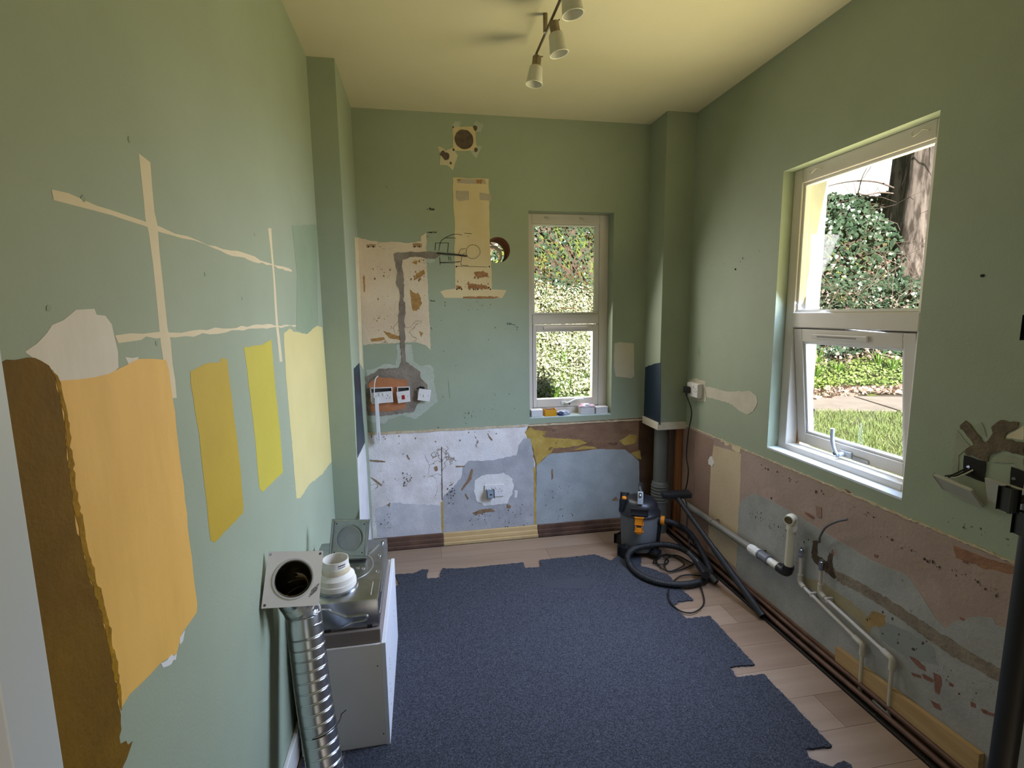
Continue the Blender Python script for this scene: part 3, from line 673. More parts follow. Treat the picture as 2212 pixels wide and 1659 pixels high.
for k, (pts) in enumerate(([(1.677,0.322),(1.654,0.328),(1.609,0.322),(1.603,0.305),(1.637,0.301),(1.67,0.312)], [(1.664,0.255),(1.624,0.272),(1.619,0.261),(1.654,0.245)], [(1.574,0.323),(1.544,0.329),(1.536,0.294),(1.543,0.247),(1.557,0.243),(1.565,0.281)], [(1.511,0.33),(1.493,0.332),(1.495,0.318),(1.509,0.315)], [(1.576,0.198),(1.538,0.208),(1.525,0.188),(1.558,0.179)], [(1.428,0.312),(1.411,0.314),(1.406,0.298),(1.423,0.293)], [(1.391,0.311),(1.361,0.322),(1.317,0.345),(1.344,0.316),(1.382,0.299)],
                            [(1.502,0.617),(1.482,0.62),(1.484,0.609),(1.497,0.608)], [(1.513,0.85),(1.493,0.849),(1.495,0.838),(1.512,0.837)], [(1.89,0.688),(1.869,0.69),(1.874,0.674),(1.891,0.672)], [(1.621,0.281),(1.59,0.29),(1.57,0.292),(1.573,0.278),(1.607,0.268)], [(2.258,0.781),(2.22,0.785),(2.212,0.732),(2.246,0.723)], [(2.083,0.934),(2.049,0.93),(2.053,0.916)], [(2.322,0.722),(2.261,0.717),(2.266,0.702),(2.327,0.706)])):
    patch('brick_knock', 'right', pts, .0040, RED if k not in (11,) else PINKD, wr, .003, .012)
specks('plaster_specks', 'right', [[(2.731,0.875),(1.882,0.841)], [(2.796,0.579),(2.241,0.506)], [(1.877,0.798),(1.349,0.77)], [(1.969,0.449),(1.342,0.295)]], 40, mat('dark_speck', '4a3a32', rough=.9), wr, .0046, .0015, .007, seed=21)
specks('plaster_specks', 'right', [[(1.882,0.841),(1.686,0.863)], [(1.66,0.995),(1.371,0.97)], [(3.462,2.186),(2.829,2.011)]], 14, MATS['grey_green_speck'], wr, .0012, seed=22)
patch('open_chase', 'right', [(1.582,1.365),(1.561,1.389),(1.487,1.321),(1.466,1.361),(1.473,1.382),(1.444,1.414),(1.391,1.42),(1.39,1.402),(1.418,1.377),(1.428,1.35),(1.365,1.352),(1.36,1.307),(1.432,1.306),(1.467,1.279),(1.47,1.252),(1.552,1.261),(1.549,1.28),(1.525,1.302)], .0035, mat('hacked_plaster', '6d604c', '584c3c', scale=18, rough=.95, bump=.8), wr, .004, .012, 'hacked-out Y shaped chase')
patch('filler_patch', 'right', [(1.59,1.343),(1.567,1.321),(1.534,1.293),(1.558,1.268),(1.573,1.246),(1.571,1.162),(1.59,1.175),(1.591,1.25)], .0020, mat('grey_green_filler', '9a9c88', '8f917e', scale=9, rough=.9), wr, .004, .015)
patch('filler_patch', 'right', [(1.527,1.379),(1.509,1.393),(1.492,1.357),(1.484,1.341),(1.5,1.342)], .0020, MATS['grey_green_filler'], wr, .003, .015)
patch('filler_patch', 'right', [(1.421,1.365),(1.374,1.409),(1.369,1.361),(1.422,1.354)], .0020, MATS['cream_filler'], wr, .003, .015)
patch('filler_patch', 'right', [(1.436,1.293),(1.362,1.297),(1.355,1.233),(1.39,1.272),(1.462,1.251)], .0020, MATS['grey_green_filler'], wr, .003, .015)
patch('paint_mark', 'right', [(3.497,1.552),(3.464,1.54),(3.453,1.479),(3.486,1.49)], .0008, MATS['darker_sage_dab'], wr, 0)
for k, q in enumerate([(3.071,2.081),(1.563,1.932),(2.644,0.86),(2.6,0.695)]):
    patch('screw_hole', 'right', blob(q[0], q[1], .007, .006, 8, 140 + k, .2), .003, DARKHOLE, wr, 0)
REND = mat('white_render', 'd9d6d0', 'd0cdc6', scale=9, rough=.85, bump=.3, bscale=70)
bm = B()
box(bm, XR + .150, XR + WALL, WY1 - .001, WY1 + .03, WZ0 - .1, WZ1 + .1)
finish('outer_reveal', bm, REND, wr)['label'] = 'sunlit white outer window reveal'
bm = B(); box(bm, XR + .150, XR + WALL + .03, WY0 - .02, WY1 + .02, WZ0 - .06, WZ0 - .015, .006); finish('outer_sill', bm, REND, wr)
bm = B(); box(bm, BX0 - .02, BX1 + .02, YB + .19, YB + WALL + .03, BZ0 - .06, BZ0 - .015, .006); finish('outer_sill', bm, REND, wb)

# boxed pier hiding the soil pipe, cut off at worktop height
bm = B(); box(bm, XR1, XR, YP, YB, DADO - .02, H)
pier = struct('wall_pier', bm, GREEN, 'boxed-in sage green pipe casing in the corner beside the open window wall', 'column')
patch('paint_swatch', 'piers', [(3.888,1.362),(3.754,1.398),(3.613,1.426),(3.59,0.94),(3.891,0.946)], .0015, NAVY, pier, .003, .03, 'navy tester swatch')
bm = B(); box(bm, XR1 - .012, XR1, YP - .012, YB, DADO - .028, DADO + .032, .002); box(bm, XR1, XR, YP - .012, YP, DADO - .028, DADO + .032, .002)
finish('casing_trim', bm, mat('raw_cream_edge', 'd9cfbd', 'c9bda6', scale=14, rough=.7), pier)['label'] = 'raw white cut edge of the casing'
bm = B(); box(bm, XR - .045, XR - .006, YP + .03, YP + .075, 0, DADO, .002)
tb = struct('trim_2', bm, mat('orange_batten', '9a6236', '8a5530', scale=6, rough=.8, stretch=(3, 3, .4)), 'orange-brown upright timber batten beside the soil pipe', 'batten')

# ---- wall behind the camera, with its doorway
PL['front'] = ('Y', YF, 1)
bm = wall_mesh('front', XL, XR + WALL, 0, H, [(0.25, 1.25, 0.0, 2.1)], .15)
struct('wall_front', bm, GREEN, 'sage green wall with the doorway', 'wall')

# ---- door lining on the left
ARCH = mat('off_white_gloss', 'cfc9c0', 'c8c1b6', scale=3, rough=.4)
tr3 = thing('trim_3', 'off-white door architrave beside the dark mustard swatch', 'door trim', (XL, .6, 0), None, 'structure')
bm = B(); box(bm, XL, XL + .022, .690, .787, 0, 2.1, .004); finish('flat_board', bm, mat('blue_white_gloss', 'c3c7c6', rough=.4), tr3)
bm = B(); box(bm, XL, XL + .040, .60, .690, 0, 2.1, .012); finish('moulding', bm, ARCH, tr3)
bm = B(); box(bm, XL, XL + .03, .50, .60, 0, 2.1, .008); finish('door_stop', bm, ARCH, tr3)

# ================================================================ WINDOWS

SHADOWGAP = mat('seal_grey', '3c3a3c', rough=.6)
BRN = mat('timber_reveal', 'a9795a', '9a6a4c', scale=8, rough=.8)
w2 = thing('window_1', 'tall white window standing ajar above the pink band', 'window', (XR + .07, _wy, WZ0), None, 'structure')
fx0, fx1 = XR + .07, XR + .145
FB = .058
bm = B()
box(bm, fx0, fx1, WY0, WY0 + FB + .01, WZ0, WZ1, .004)
box(bm, fx0, fx1, WY1 - FB - .008, WY1, WZ0, WZ1, .004)
box(bm, fx0, fx1, WY0 + FB + .0105, WY1 - FB - .0085, WZ1 - .078, WZ1, .004)
box(bm, fx0, fx1, WY0 + FB + .0105, WY1 - FB - .0085, WZ0, WZ0 + .045, .004)
finish('frame', bm, UPVC, w2)
ZT0, ZT1 = 1.715, 1.800
bm = B(); box(bm, fx0 - .004, fx1, WY0 + FB, WY1 - FB, ZT0, ZT1, .005); finish('transom', bm, UPVC, w2)
ya, yb2 = WY0 + FB + .01, WY1 - FB - .008
bm = B()
for (a, b, c_, d_) in ((ya, yb2, ZT1, ZT1 + .016), (ya, yb2, WZ1 - .094, WZ1 - .078), (ya, ya + .016, ZT1 + .016, WZ1 - .094), (yb2 - .016, yb2, ZT1 + .016, WZ1 - .094)):
    box(bm, fx0 + .012, fx0 + .045, a, b, c_, d_, .003)
finish('glazing_bead', bm, mat('bead_white', 'd9d6d2', rough=.3), w2)
bm = B(); box(bm, fx0 + .030, fx0 + .036, ya + .008, yb2 - .008, ZT1 + .008, WZ1 - .086); finish('pane', bm, GLASS, w2)['label'] = 'fixed upper glass pane'
# opening sash, hung from its top edge and pushed out at the bottom
hinge = Vector((fx0 + .02, 0, ZT0 - .004))
ang = math.radians(6.5)
def swing(bm):
    for v in bm.verts:
        dx, dz = v.co.x - hinge.x, v.co.z - hinge.z
        # bottom (negative dz) moves outwards (+x)
        v.co.x = hinge.x + dx * math.cos(ang) - dz * math.sin(ang)
        v.co.z = hinge.z + dx * math.sin(ang) + dz * math.cos(ang)
    return bm
sy0, sy1, sz0, sz1 = ya + .004, yb2 - .004, WZ0 + .05, ZT0 - .006
S = .062
bm = B()
box(bm, fx0 + .002, fx0 + .062, sy0, sy0 + S, sz0, sz1, .004)
box(bm, fx0 + .002, fx0 + .062, sy1 - S, sy1, sz0, sz1, .004)
box(bm, fx0 + .002, fx0 + .062, sy0 + S, sy1 - S, sz1 - .072, sz1, .004)
box(bm, fx0 + .002, fx0 + .062, sy0 + S, sy1 - S, sz0, sz0 + .066, .004)
sash = finish('sash', swing(bm), UPVC, w2)
bm = B()
for (a, b, c_, d_) in ((sy0 + S, sy1 - S, sz0 + .066, sz0 + .080), (sy0 + S, sy1 - S, sz1 - .084, sz1 - .072), (sy0 + S, sy0 + S + .014, sz0 + .080, sz1 - .084), (sy1 - S - .014, sy1 - S, sz0 + .080, sz1 - .084)):
    box(bm, fx0 + .012, fx0 + .04, a, b, c_, d_, .003)
finish('glazing_bead', swing(bm), MATS['bead_white'], sash)
bm = B(); box(bm, fx0 + .028, fx0 + .034, sy0 + S, sy1 - S, sz0 + .066, sz1 - .072); finish('pane', swing(bm), GLASS, sash)
bm = B()
ym = (sy0 + sy1) / 2 + .06
box(bm, fx0 - .012, fx0 + .002, ym - .19, ym + .16, sz1 - .048, sz1 - .022, .004)
finish('trickle_vent', swing(bm), UPVC, sash)
bm = B(); box(bm, fx0 - .0135, fx0 - .011, ym - .13, ym + .12, sz1 - .039, sz1 - .031); finish('vent_slot', swing(bm), mat('vent_shadow', '8c8680', rough=.6), sash)
bm = B()
hy = sy0 + .36
box(bm, fx0 - .012, fx0 + .002, hy - .015, hy + .055, sz0 + .006, sz0 + .040, .004)
cyl(bm, (fx0 - .012, hy + .03, sz0 + .022), (fx0 - .045, hy + .03, sz0 + .022), .012, 14)
tube(bm, [(fx0 - .045, hy + .03, sz0 + .015), (fx0 - .052, hy + .045, sz0 + .05), (fx0 - .056, hy + .052, sz0 + .10), (fx0 - .056, hy + .048, sz0 + .165)], .010, 10)
hd = finish('handle', swing(bm), mat('grey_handle', 'b9bdc2', rough=.35), sash, True); hd['label'] = 'grey metal lever handle standing upright'
bm = B(); cyl(bm, (fx0 - .056, hy + .038, sz0 + .030), (fx0 - .061, hy + .038, sz0 + .030), .008, 12); finish('keyhole', swing(bm), BLACK, sash)
bm = B(); box(bm, fx0 - .006, fx0 + .002, hy - .115, hy - .02, sz0 + .002, sz0 + .024, .002); finish('lock_plate', swing(bm), mat('grey_plate', 'a8a6a4', rough=.4), sash)
bm = B(); box(bm, fx0 + .072, fx0 + .090, yb2 - .006, yb2 + .012, WZ0 + .04, ZT0 - .15); finish('timber_packing', bm, BRN, w2)['label'] = 'orange timber seen in the side gap of the sash'
bm = B(); box(bm, XR - .001, fx0, WY0, WY1, WZ0 - .001, WZ0 + .012, .003); finish('sill', bm, mat('sill_paint', 'd6dbe0', 'ccd2d8', scale=6, rough=.45), w2)
for yy in (WY1 - .17, WY0 + .13):
    bm = B(); tube(bm, [(fx0, yy - .03, WZ1 - .038), (fx0 - .014, yy - .028, WZ1 - .034), (fx0 - .016, yy - .01, WZ1 - .030), (fx0 - .018, yy + .006, WZ1 - .040), (fx0 - .02, yy + .022, WZ1 - .046), (fx0 - .02, yy + .03, WZ1 - .034), (fx0 - .02, yy + .022, WZ1 - .026)], .0022, 6, 5)
    finish('curtain_hook', bm, mat('cream_wire', 'bdb6a2', rough=.4), w2, True)

w1 = thing('window_2', 'narrow white window above the small boxes on its sill', 'window', ((BX0 + BX1) / 2, YB + .11, BZ0), None, 'structure')
gy0, gy1 = YB + .11, YB + .18
bm = B()
box(bm, BX0, BX0 + .050, gy0, gy1, BZ0, BZ1, .004)
box(bm, BX1 - .075, BX1, gy0, gy1, BZ0, BZ1, .004)
box(bm, BX0 + .05, BX1 - .075, gy0, gy1, BZ1 - .075, BZ1, .004)
box(bm, BX0 + .05, BX1 - .075, gy0, gy1, BZ0, BZ0 + .062, .004)
finish('frame', bm, UPVC, w1)
bm = B(); box(bm, BX0 + .05, BX1 - .075, gy0 - .006, gy1, 1.722, 1.800, .006); finish('transom', bm, UPVC, w1)
bm = B()
ux0, ux1 = BX0 + .05, BX1 - .075
for (a, b, c_, d_) in ((ux0, ux0 + .022, 1.816, BZ1 - .089), (ux1 - .034, ux1, 1.816, BZ1 - .089), (ux0, ux1, 1.80, 1.816), (ux0, ux1, BZ1 - .089, BZ1 - .075)):
    box(bm, a, b, gy0 + .01, gy0 + .05, c_, d_, .004)
finish('glazing_bead', bm, MATS['bead_white'], w1)
bm = B(); box(bm, ux0 + .01, ux1 - .01, gy0 + .03, gy0 + .036, 1.808, BZ1 - .082); finish('pane', bm, GLASS, w1)
bm = B()
box(bm, ux0 + .002, ux0 + .034, gy0 - .004, gy0 + .055, BZ0 + .066, 1.718, .004)
box(bm, ux1 - .052, ux1 - .002, gy0 - .004, gy0 + .055, BZ0 + .066, 1.718, .004)
box(bm, ux0 + .034, ux1 - .052, gy0 - .004, gy0 + .055, 1.660, 1.718, .004)
box(bm, ux0 + .034, ux1 - .052, gy0 - .004, gy0 + .055, BZ0 + .066, BZ0 + .135, .004)
sash2 = finish('sash', bm, UPVC, w1)
bm = B(); box(bm, ux0 + .03, ux1 - .05, gy0 + .026, gy0 + .032, BZ0 + .13, 1.664); finish('pane', bm, GLASS, sash2)
bm = B(); box(bm, ux0 + .09, ux1 - .10, gy0 - .015, gy0 - .002, 1.678, 1.702, .003); finish('trickle_vent', bm, UPVC, sash2)
bm = B(); xm = (BX0 + BX1) / 2
box(bm, xm - .055, xm - .015, gy0 - .014, gy0 - .003, BZ0 + .086, BZ0 + .112, .003)
tube(bm, [(xm - .02, gy0 - .02, BZ0 + .098), (xm + .005, gy0 - .045, BZ0 + .105), (xm + .05, gy0 - .048, BZ0 + .126), (xm + .09, gy0 - .045, BZ0 + .130), (xm + .125, gy0 - .045, BZ0 + .127)], .009, 10)
finish('handle', bm, mat('white_handle', 'd8d8d6', rough=.3), sash2, True)
bm = B(); cyl(bm, (xm + .003, gy0 - .05, BZ0 + .097), (xm + .003, gy0 - .058, BZ0 + .096), .007, 10); finish('keyhole', bm, BLACK, sash2)
bm = B(); box(bm, BX0, BX1, YB - .001, gy0, BZ0 - .001, BZ0 + .010, .003); finish('sill', bm, mat('green_white_sill', 'c3cfca', 'bac7c2', scale=6, rough=.5), w1)
for xx in (BX0 + .16, BX1 - .24):
    bm = B(); tube(bm, [(xx, gy0, BZ1 - .035), (xx, gy0 - .015, BZ1 - .034), (xx + .018, gy0 - .018, BZ1 - .030), (xx + .026, gy0 - .018, BZ1 - .042), (xx + .016, gy0 - .018, BZ1 - .050)], .0022, 6, 5)
    finish('curtain_hook', bm, MATS['cream_wire'], w1, True)

# ================================================================ THINGS IN THE ROOM
# ---- carpet offcut
CARP = mat('blue_grey_carpet', '55565e', '3a3b42', scale=150, rough=1.0, bump=1.0, bscale=230, spots='7b7c84', sscale=120, sth=.60, spec=.1, detail=3, lo=.4, hi=.6, spots2='303138', s2scale=80, s2th=.56)
outline = [(-0.242,3.433),(-0.111,3.419),(-0.05,3.466),(-0.008,3.451),(-0.018,3.394),(-0.019,3.33),(0.069,3.325),(0.082,3.413),(0.094,3.451),(0.237,3.421),(0.677,3.422),(0.674,3.34),(0.784,3.331),(0.805,3.432),(1.231,3.433),(1.316,3.321),(1.418,3.395),(1.535,3.394),(1.548,3.324),(1.493,3.201),(1.563,3.14),(1.626,3.043),(1.621,2.881),(1.637,2.734),(1.535,2.733),(1.479,2.693),(1.495,2.558),(1.641,2.557),(1.633,2.129),(1.497,2.138),(1.488,2.062),(1.633,2.057),(1.632,1.626),(1.511,1.63),(1.497,1.593),(1.518,1.563)] + [(1.60, 1.50), (1.50, 1.2), (1.35, .35), (XL + .03, .35), (XL + .03, 2.9), (-.20, 3.3)]
bm = B(); polyslab(bm, 'floor', ragged(outline, .0045, .012, random.Random(4)), 0, .009)
carpet = finish('carpet_offcut', bm, CARP, None, recalc=False)
tag(carpet, 'dark blue-grey carpet offcut with notched frayed edges lying on the laminate', 'carpet')
bm = B(); polyslab(bm, 'floor', ragged([(0.727,3.119),(1.067,3.13),(1.057,2.977),(0.757,3.042)], .006, .02, random.Random(8)), .009, .0098)
finish('wear_shadow_patch', bm, mat('wear_shadow_carpet', '3f4048', '393a41', scale=120, rough=1, bump=.8, bscale=200), carpet, recalc=False)['label'] = 'darker worn rectangle'
bm = B(); polyslab(bm, 'floor', ragged([(1.343,3.301),(1.332,3.167),(1.37,3.032),(1.428,2.943),(1.557,2.871),(1.548,2.919),(1.454,2.997),(1.405,3.146),(1.41,3.288)], .006, .02, random.Random(9)), .009, .0096)  # cast shadow of the hose loop, laid on as a darker crescent
finish('wear_shadow_patch', bm, MATS['wear_shadow_carpet'], carpet, recalc=False)
r_ = random.Random(12)
bm = B()
for a, b in zip(outline[:44], outline[1:45]):
    L_ = math.hypot(b[0] - a[0], b[1] - a[1])
    for k in range(int(L_ / .006)):
        t = r_.random()
        p = Vector((a[0] + (b[0] - a[0]) * t, a[1] + (b[1] - a[1]) * t, .006))
        dx, dy = (b[1] - a[1]) / L_, -(b[0] - a[0]) / L_
        q = p + Vector((-dx * r_.uniform(.004, .014) * (1 if r_.random() < .8 else 2) + r_.uniform(-.006, .006), -dy * r_.uniform(.004, .014) + r_.uniform(-.006, .006), r_.uniform(-.003, .004)))
        s = Vector((dy, -dx, 0)) * .0009
        bm.faces.new([bm.verts.new(x) for x in (p - s, p + s, q)])
fr = finish('frayed_threads', bm, mat('carpet_thread', '39405a', rough=1), carpet, recalc=False); fr['kind'] = 'stuff'
# torn scrap of the same carpet
bm = B(); polyslab(bm, 'floor', ragged([(1.561,1.539),(1.619,1.552),(1.634,1.534),(1.615,1.485),(1.529,1.482)], .004, .012, random.Random(5)), 0, .010)
tag(finish('carpet_scrap', bm, CARP, None, recalc=False), 'small torn scrap of blue carpet lying beside the offcut corner', 'carpet scrap')

# ---- kitchen wall unit lying on its side
CARC = mat('white_melamine', 'ddd6cf', 'd8d1ca', scale=3, rough=.4)
cab = thing('cabinet', 'white kitchen unit lying on its side on the carpet', 'cabinet', (-.37, 2.35, .009))
cx0, cx1, cy0, cy1, cz1 = XL + .03, -.188, 1.985, 2.72, .473
bm = B(); box(bm, cx0, cx1 - .018, cy0, cy0 + .018, .009, cz1, .0015); finish('end_panel', bm, CARC, cab)
bm = B(); box(bm, cx0, cx1 - .018, cy1 - .018, cy1, .009, cz1, .0015); finish('end_panel', bm, CARC, cab)
bm = B(); box(bm, cx1 - .018, cx1, cy0 - .002, cy1 + .002, .009, cz1 + .004, .0015); side = finish('side_panel', bm, mat('white_side_melamine', 'd8d8dc', rough=.4), cab)
bm = B(); box(bm, cx0, cx1 - .0185, cy0 + .0185, cy1 - .0185, cz1 - .018, cz1 - .001); finish('top_panel', bm, CARC, cab)
bm = B(); box(bm, cx0, cx1 - .0185, cy0 + .0185, cy1 - .0185, .010, .026); finish('bottom_panel', bm, CARC, cab)
for (yy, zz) in ((2.13, .30), (2.13, .285), (2.13, .27), (2.13, .25), (2.10, .20), (2.12, .16), (2.11, .155), (2.10, .10), (2.5, .30), (2.5, .27)):
    bm = B(); cyl(bm, (cx1 - .0005, yy, zz), (cx1 + .0006, yy, zz), .003, 8); finish('shelf_hole', bm, DARKHOLE, side)
for (xx, zz) in ((-.225, .375), (-.215, .06)):
    bm = B(); cyl(bm, (xx, cy0 + .0005, zz), (xx, cy0 - .0006, zz), .003, 8); finish('screw_hole', bm, DARKHOLE, cab)

# ---- extractor unit lying on the cabinet
hood = thing('extractor_unit', 'galvanised steel extractor hood body lying on the white cabinet', 'extractor hood', (-.37, 2.4, cz1))
hx0, hx1, hy0, hy1 = -.545, -.205, 1.998, 2.60
hz0 = cz1 + .001
bm = B(); box(bm, hx0, hx1 - .002, hy0 - .004, hy1, hz0, hz0 + .060, .004); finish('lower_rim', bm, mat('taupe_plastic', '83766f', '7b6f69', scale=5, rough=.5), hood)['label'] = 'taupe plastic rim'
bm = B(); box(bm, hx0 + .006, hx1 - .006, hy0 + .012, hy1 - .01, hz0 + .060, hz0 + .185, .006); body = finish('steel_body', bm, GALV, hood, True)
bm = B()
fy = hy0 + .012
tube(bm, [(-.50, fy, hz0 + .075), (-.50, fy, hz0 + .11), (-.487, fy, hz0 + .113), (-.478, fy, hz0 + .10), (-.474, fy, hz0 + .075)], .006, 8, 5)
tube(bm, [(-.50, fy, hz0 + .118), (-.497, fy, hz0 + .155), (-.485, fy, hz0 + .165), (-.42, fy, hz0 + .163), (-.395, fy, hz0 + .150), (-.35, fy, hz0 + .125), (-.33, fy, hz0 + .118), (-.27, fy, hz0 + .118), (-.257, fy, hz0 + .110), (-.262, fy, hz0 + .098), (-.28, fy, hz0 + .094), (-.32, fy, hz0 + .090), (-.36, fy, hz0 + .074)], .006, 8, 6)
finish('pressed_rib', bm, GALV, body, True)
zt = hz0 + .185
bm = B()
tube(bm, [(-.375 + .118 * math.cos(a), 2.31 + .14 * math.sin(a), zt - .001) for a in [math.radians(x) for x in range(-60, 75, 15)]], .004, 8, 3)
tube(bm, [(-.245, 2.15, zt), (-.245, 2.08, zt), (-.245, 2.04, zt)], .003, 6, 3)
tube(bm, [(-.25, 2.52, zt - .001), (-.29, 2.42, zt - .001)], .005, 8, 3)
finish('pressed_rib', bm, GALV, body, True)
for (xx, yy) in ((-.232, 2.24), (-.235, 2.40), (-.30, 2.28), (-.325, 2.29), (-.232, 2.55)):
    bm = B(); lathe(bm, (xx, yy, zt), (0, 0, 1), [(0, .009), (.004, .008), (.006, .003)], 12); finish('rivet', bm, CHROME, body, True)
for a_, b_, c_, d_ in ((-.50, -.485, .062, .080), (-.44, -.405, .062, .070), (-.26, -.24, .061, .072)):
    bm = B(); box(bm, a_, b_, hy0 + .009, hy0 + .013, hz0 + c_, hz0 + d_); finish('clip_slot', bm, BLACK, hood)
for a_, b_, c_ in ((2.03, 2.5, .10), (2.12, 2.58, .145)):
    bm = B(); box(bm, hx1 - .008, hx1 - .003, a_, b_, hz0 + c_, hz0 + c_ + .008, .002); finish('side_rail', bm, GALV, hood)
# turned collar ring under the white spigot
CX, CY = -.392, 2.135
bm = B(); lathe(bm, (CX, CY, zt), (0, 0, 1), [(-.002, .088), (.010, .087), (.012, .08)], 40); finish('outlet_ring', bm, GALV, hood, True)

spg = thing('duct_adapter', 'white stepped plastic duct adapter standing on the extractor', 'duct adapter', (CX, CY, zt + .012))
bm = B(); zz = zt + .0125
lathe(bm, (CX, CY, zz), (0, 0, 1), [(0, .081), (.022, .081), (.024, .077), (.045, .075), (.060, .059), (.062, .057), (.085, .055), (.087, .0535), (.118, .0535), (.118, .0505), (.06, .0505), (.04, .053), (.0, .053)], 40, False, False)
finish('body', bm, mat('yellowed_white_plastic', 'e4ddd2', 'dcd4c6', scale=8, rough=.4), spg, True)
bm = B(); lathe(bm, (CX, CY, zz), (0, 0, 1), [(.063, .0585), (.066, .0588), (.084, .0562), (.086, .0556)], 40, False, False)
finish('tape_band', bm, mat('stained_clear_tape', 'cdb98c', 'e0d6c4', scale=22, rough=.45, spots='9a7a44', sscale=18, sth=.6), spg, True)['label'] = 'yellow stained tape round the neck'
bm = B(); lathe(bm, (CX, CY, zz + .02), (0, 0, 1), [(0, .050), (.001, .050)], 32); finish('inner_flap', bm, mat('brown_flap', '6b573c', 'a1977f', scale=12, rough=.6), spg)
bm = B()
for k in range(14):
    a = math.radians(-70 + k * 2.6)
    h_ = .0062 if k % 3 else .003
    obox(bm, (CX + .0538 * math.cos(a), CY + .0538 * math.sin(a), zz + .104), (-math.sin(a), math.cos(a), 0), (math.cos(a), math.sin(a), 0), (0, 0, 1), .0009, .0004, h_ / 2)
    obox(bm, (CX + .0538 * math.cos(a), CY + .0538 * math.sin(a), zz + .095), (-math.sin(a), math.cos(a), 0), (math.cos(a), math.sin(a), 0), (0, 0, 1), .0007, .0004, .0015)
finish('printed_text', bm, mat('grey_print', '55504a', rough=.7), spg)

# galvanised wall plate leaning at the back
plt = thing('steel_wall_plate', 'square galvanised plate with a round damper leaning behind the duct adapter', 'vent plate', (-.36, 2.43, zt))
pc = Vector((-.372, 2.42, zt + .090))
px_, pn = Vector((.985, -.17, -.03)).normalized(), Vector((-.10, -.93, .36)).normalized()
pz = pn.cross(px_) * -1
if pz.z < 0: pz = -pz
pn = px_.cross(pz) * -1
if pn.y > 0: pn = -pn
bm = B(); obox(bm, pc, px_, pn, pz, .088, .006, .088, .003); pbody = finish('plate', bm, GALV, plt, True)
bm = B()
for (du, dv, hu, hv) in ((0, .083, .088, .005), (0, -.083, .088, .005), (.083, 0, .005, .078), (-.083, 0, .005, .078)):
    obox(bm, pc + px_ * du + pz * dv + pn * .010, px_, pn, pz, hu, .006, hv, .002)
finish('folded_edge', bm, GALV, plt, True)
bm = B(); lathe(bm, pc + pn * .006, pn, [(0, .060), (.010, .060), (.010, .056), (.001, .056)], 40, False, False); finish('spigot_ring', bm, GALV, plt, True)
bm = B(); lathe(bm, pc + pn * .006, pn, [(0, .056), (.002, .056)], 40); finish('damper_disc', bm, mat('dull_zinc', 'a9abb4', '9699a4', scale=14, rough=.45, metal=.8), plt, True)
for (du, dv) in ((-.066, .066), (.066, .066), (-.066, -.066), (.066, -.066)):
    bm = B(); cyl(bm, pc + px_ * du + pz * dv + pn * .006, pc + px_ * du + pz * dv + pn * .0075, .003, 8); finish('screw_hole', bm, DARKHOLE, pbody)

# ---- flexible aluminium duct with its white flange
duct = thing('flexible_duct', 'ribbed aluminium flexible duct with a white square flange leaning on the swatch wall', 'duct', (-.37, 1.66, .009))
fc = [(-0.476,1.799,0.89)][0]
fc = Vector(fc)
cam_dir = (Vector((0, 0, 1.8158)) - fc).normalized()
fn = (cam_dir * .9 + Vector((.10, -.05, .10))).normalized()
fu = Vector([(-0.382,1.795,0.98)][0]) - Vector([(-0.562,1.826,0.969)][0])
fu = (fu - fn * fu.dot(fn)).normalized()
fv = fn.cross(fu)
if fv.z < 0: fv = -fv
RD = .062
mid = Vector([(-0.465,1.865,0.648)][0]); low = Vector([(-0.403,1.739,0.201)][0])
dirn = (low - mid).normalized()
end = low + dirn * ((low.z - .012) / -dirn.z)
path = [fc - fn * .004, fc - fn * .045, fc - fn * .09 - fv * .03, mid + (mid - low) * .16, mid, (mid + low) / 2 + Vector((-.004, 0, 0)), low, end]
SP = smooth_path(path, 60)
# resample evenly and corrugate
acc = [0.0]
for a, b in zip(SP, SP[1:]): acc.append(acc[-1] + (b - a).length)
PITCH = .0062
tot = acc[-1]
Q, RR = [], []
i = 0
n_ = int(tot / (PITCH / 2))
for k in range(n_ + 1):
    s_ = tot * k / n_
    while i < len(acc) - 2 and acc[i + 1] < s_: i += 1
    t = (s_ - acc[i]) / max(1e-9, acc[i + 1] - acc[i])
    Q.append(SP[i].lerp(SP[i + 1], t))
    seam = 1.0 if (k // 2) % 6 == 0 else 0.0
    RR.append(RD + (.0012 if k % 2 else -.0012) + (.0006 * seam if k % 2 else 0))
bm = B(); tube(bm, Q, RD, 32, straight=True, cap=False, rfun=lambda i, n: RR[i])
finish('corrugated_hose', bm, ALU, duct, True, 80)
bm = B(); tube(bm, Q[:56], RD, 32, straight=True, cap=False, rfun=lambda i, n: RR[i] - .0016)  # lining colour carries the hose's inner shade, lightened so unlit ribs show
finish('hose_lining', bm, mat('shaded_aluminium', 'b3a48c', '8f8470', scale=20, rough=.35, metal=1.0), duct, True, 80)['label'] = 'ribbed inside of the hose with shade in its colour'
FL = mat('cream_white_plastic', 'd9d0c4', 'd3c9bc', scale=4, rough=.45)
HS = .0925
bm = B()
ci = [bm.verts.new(fc + (fu * math.cos(2 * math.pi * k / 40) + fv * math.sin(2 * math.pi * k / 40)) * (RD + .001)) for k in range(40)]
ci2 = [bm.verts.new(v.co + fn * .004) for v in ci]
ci3 = [bm.verts.new(v.co - fn * .03) for v in ci]
sq, sq2 = [], []
for k in range(40):
    a = 2 * math.pi * k / 40
    q = HS / max(abs(math.cos(a)), abs(math.sin(a)))
    p = fc + fu * q * math.cos(a) + fv * q * math.sin(a)
    sq.append(bm.verts.new(p)); sq2.append(bm.verts.new(p + fn * .004))
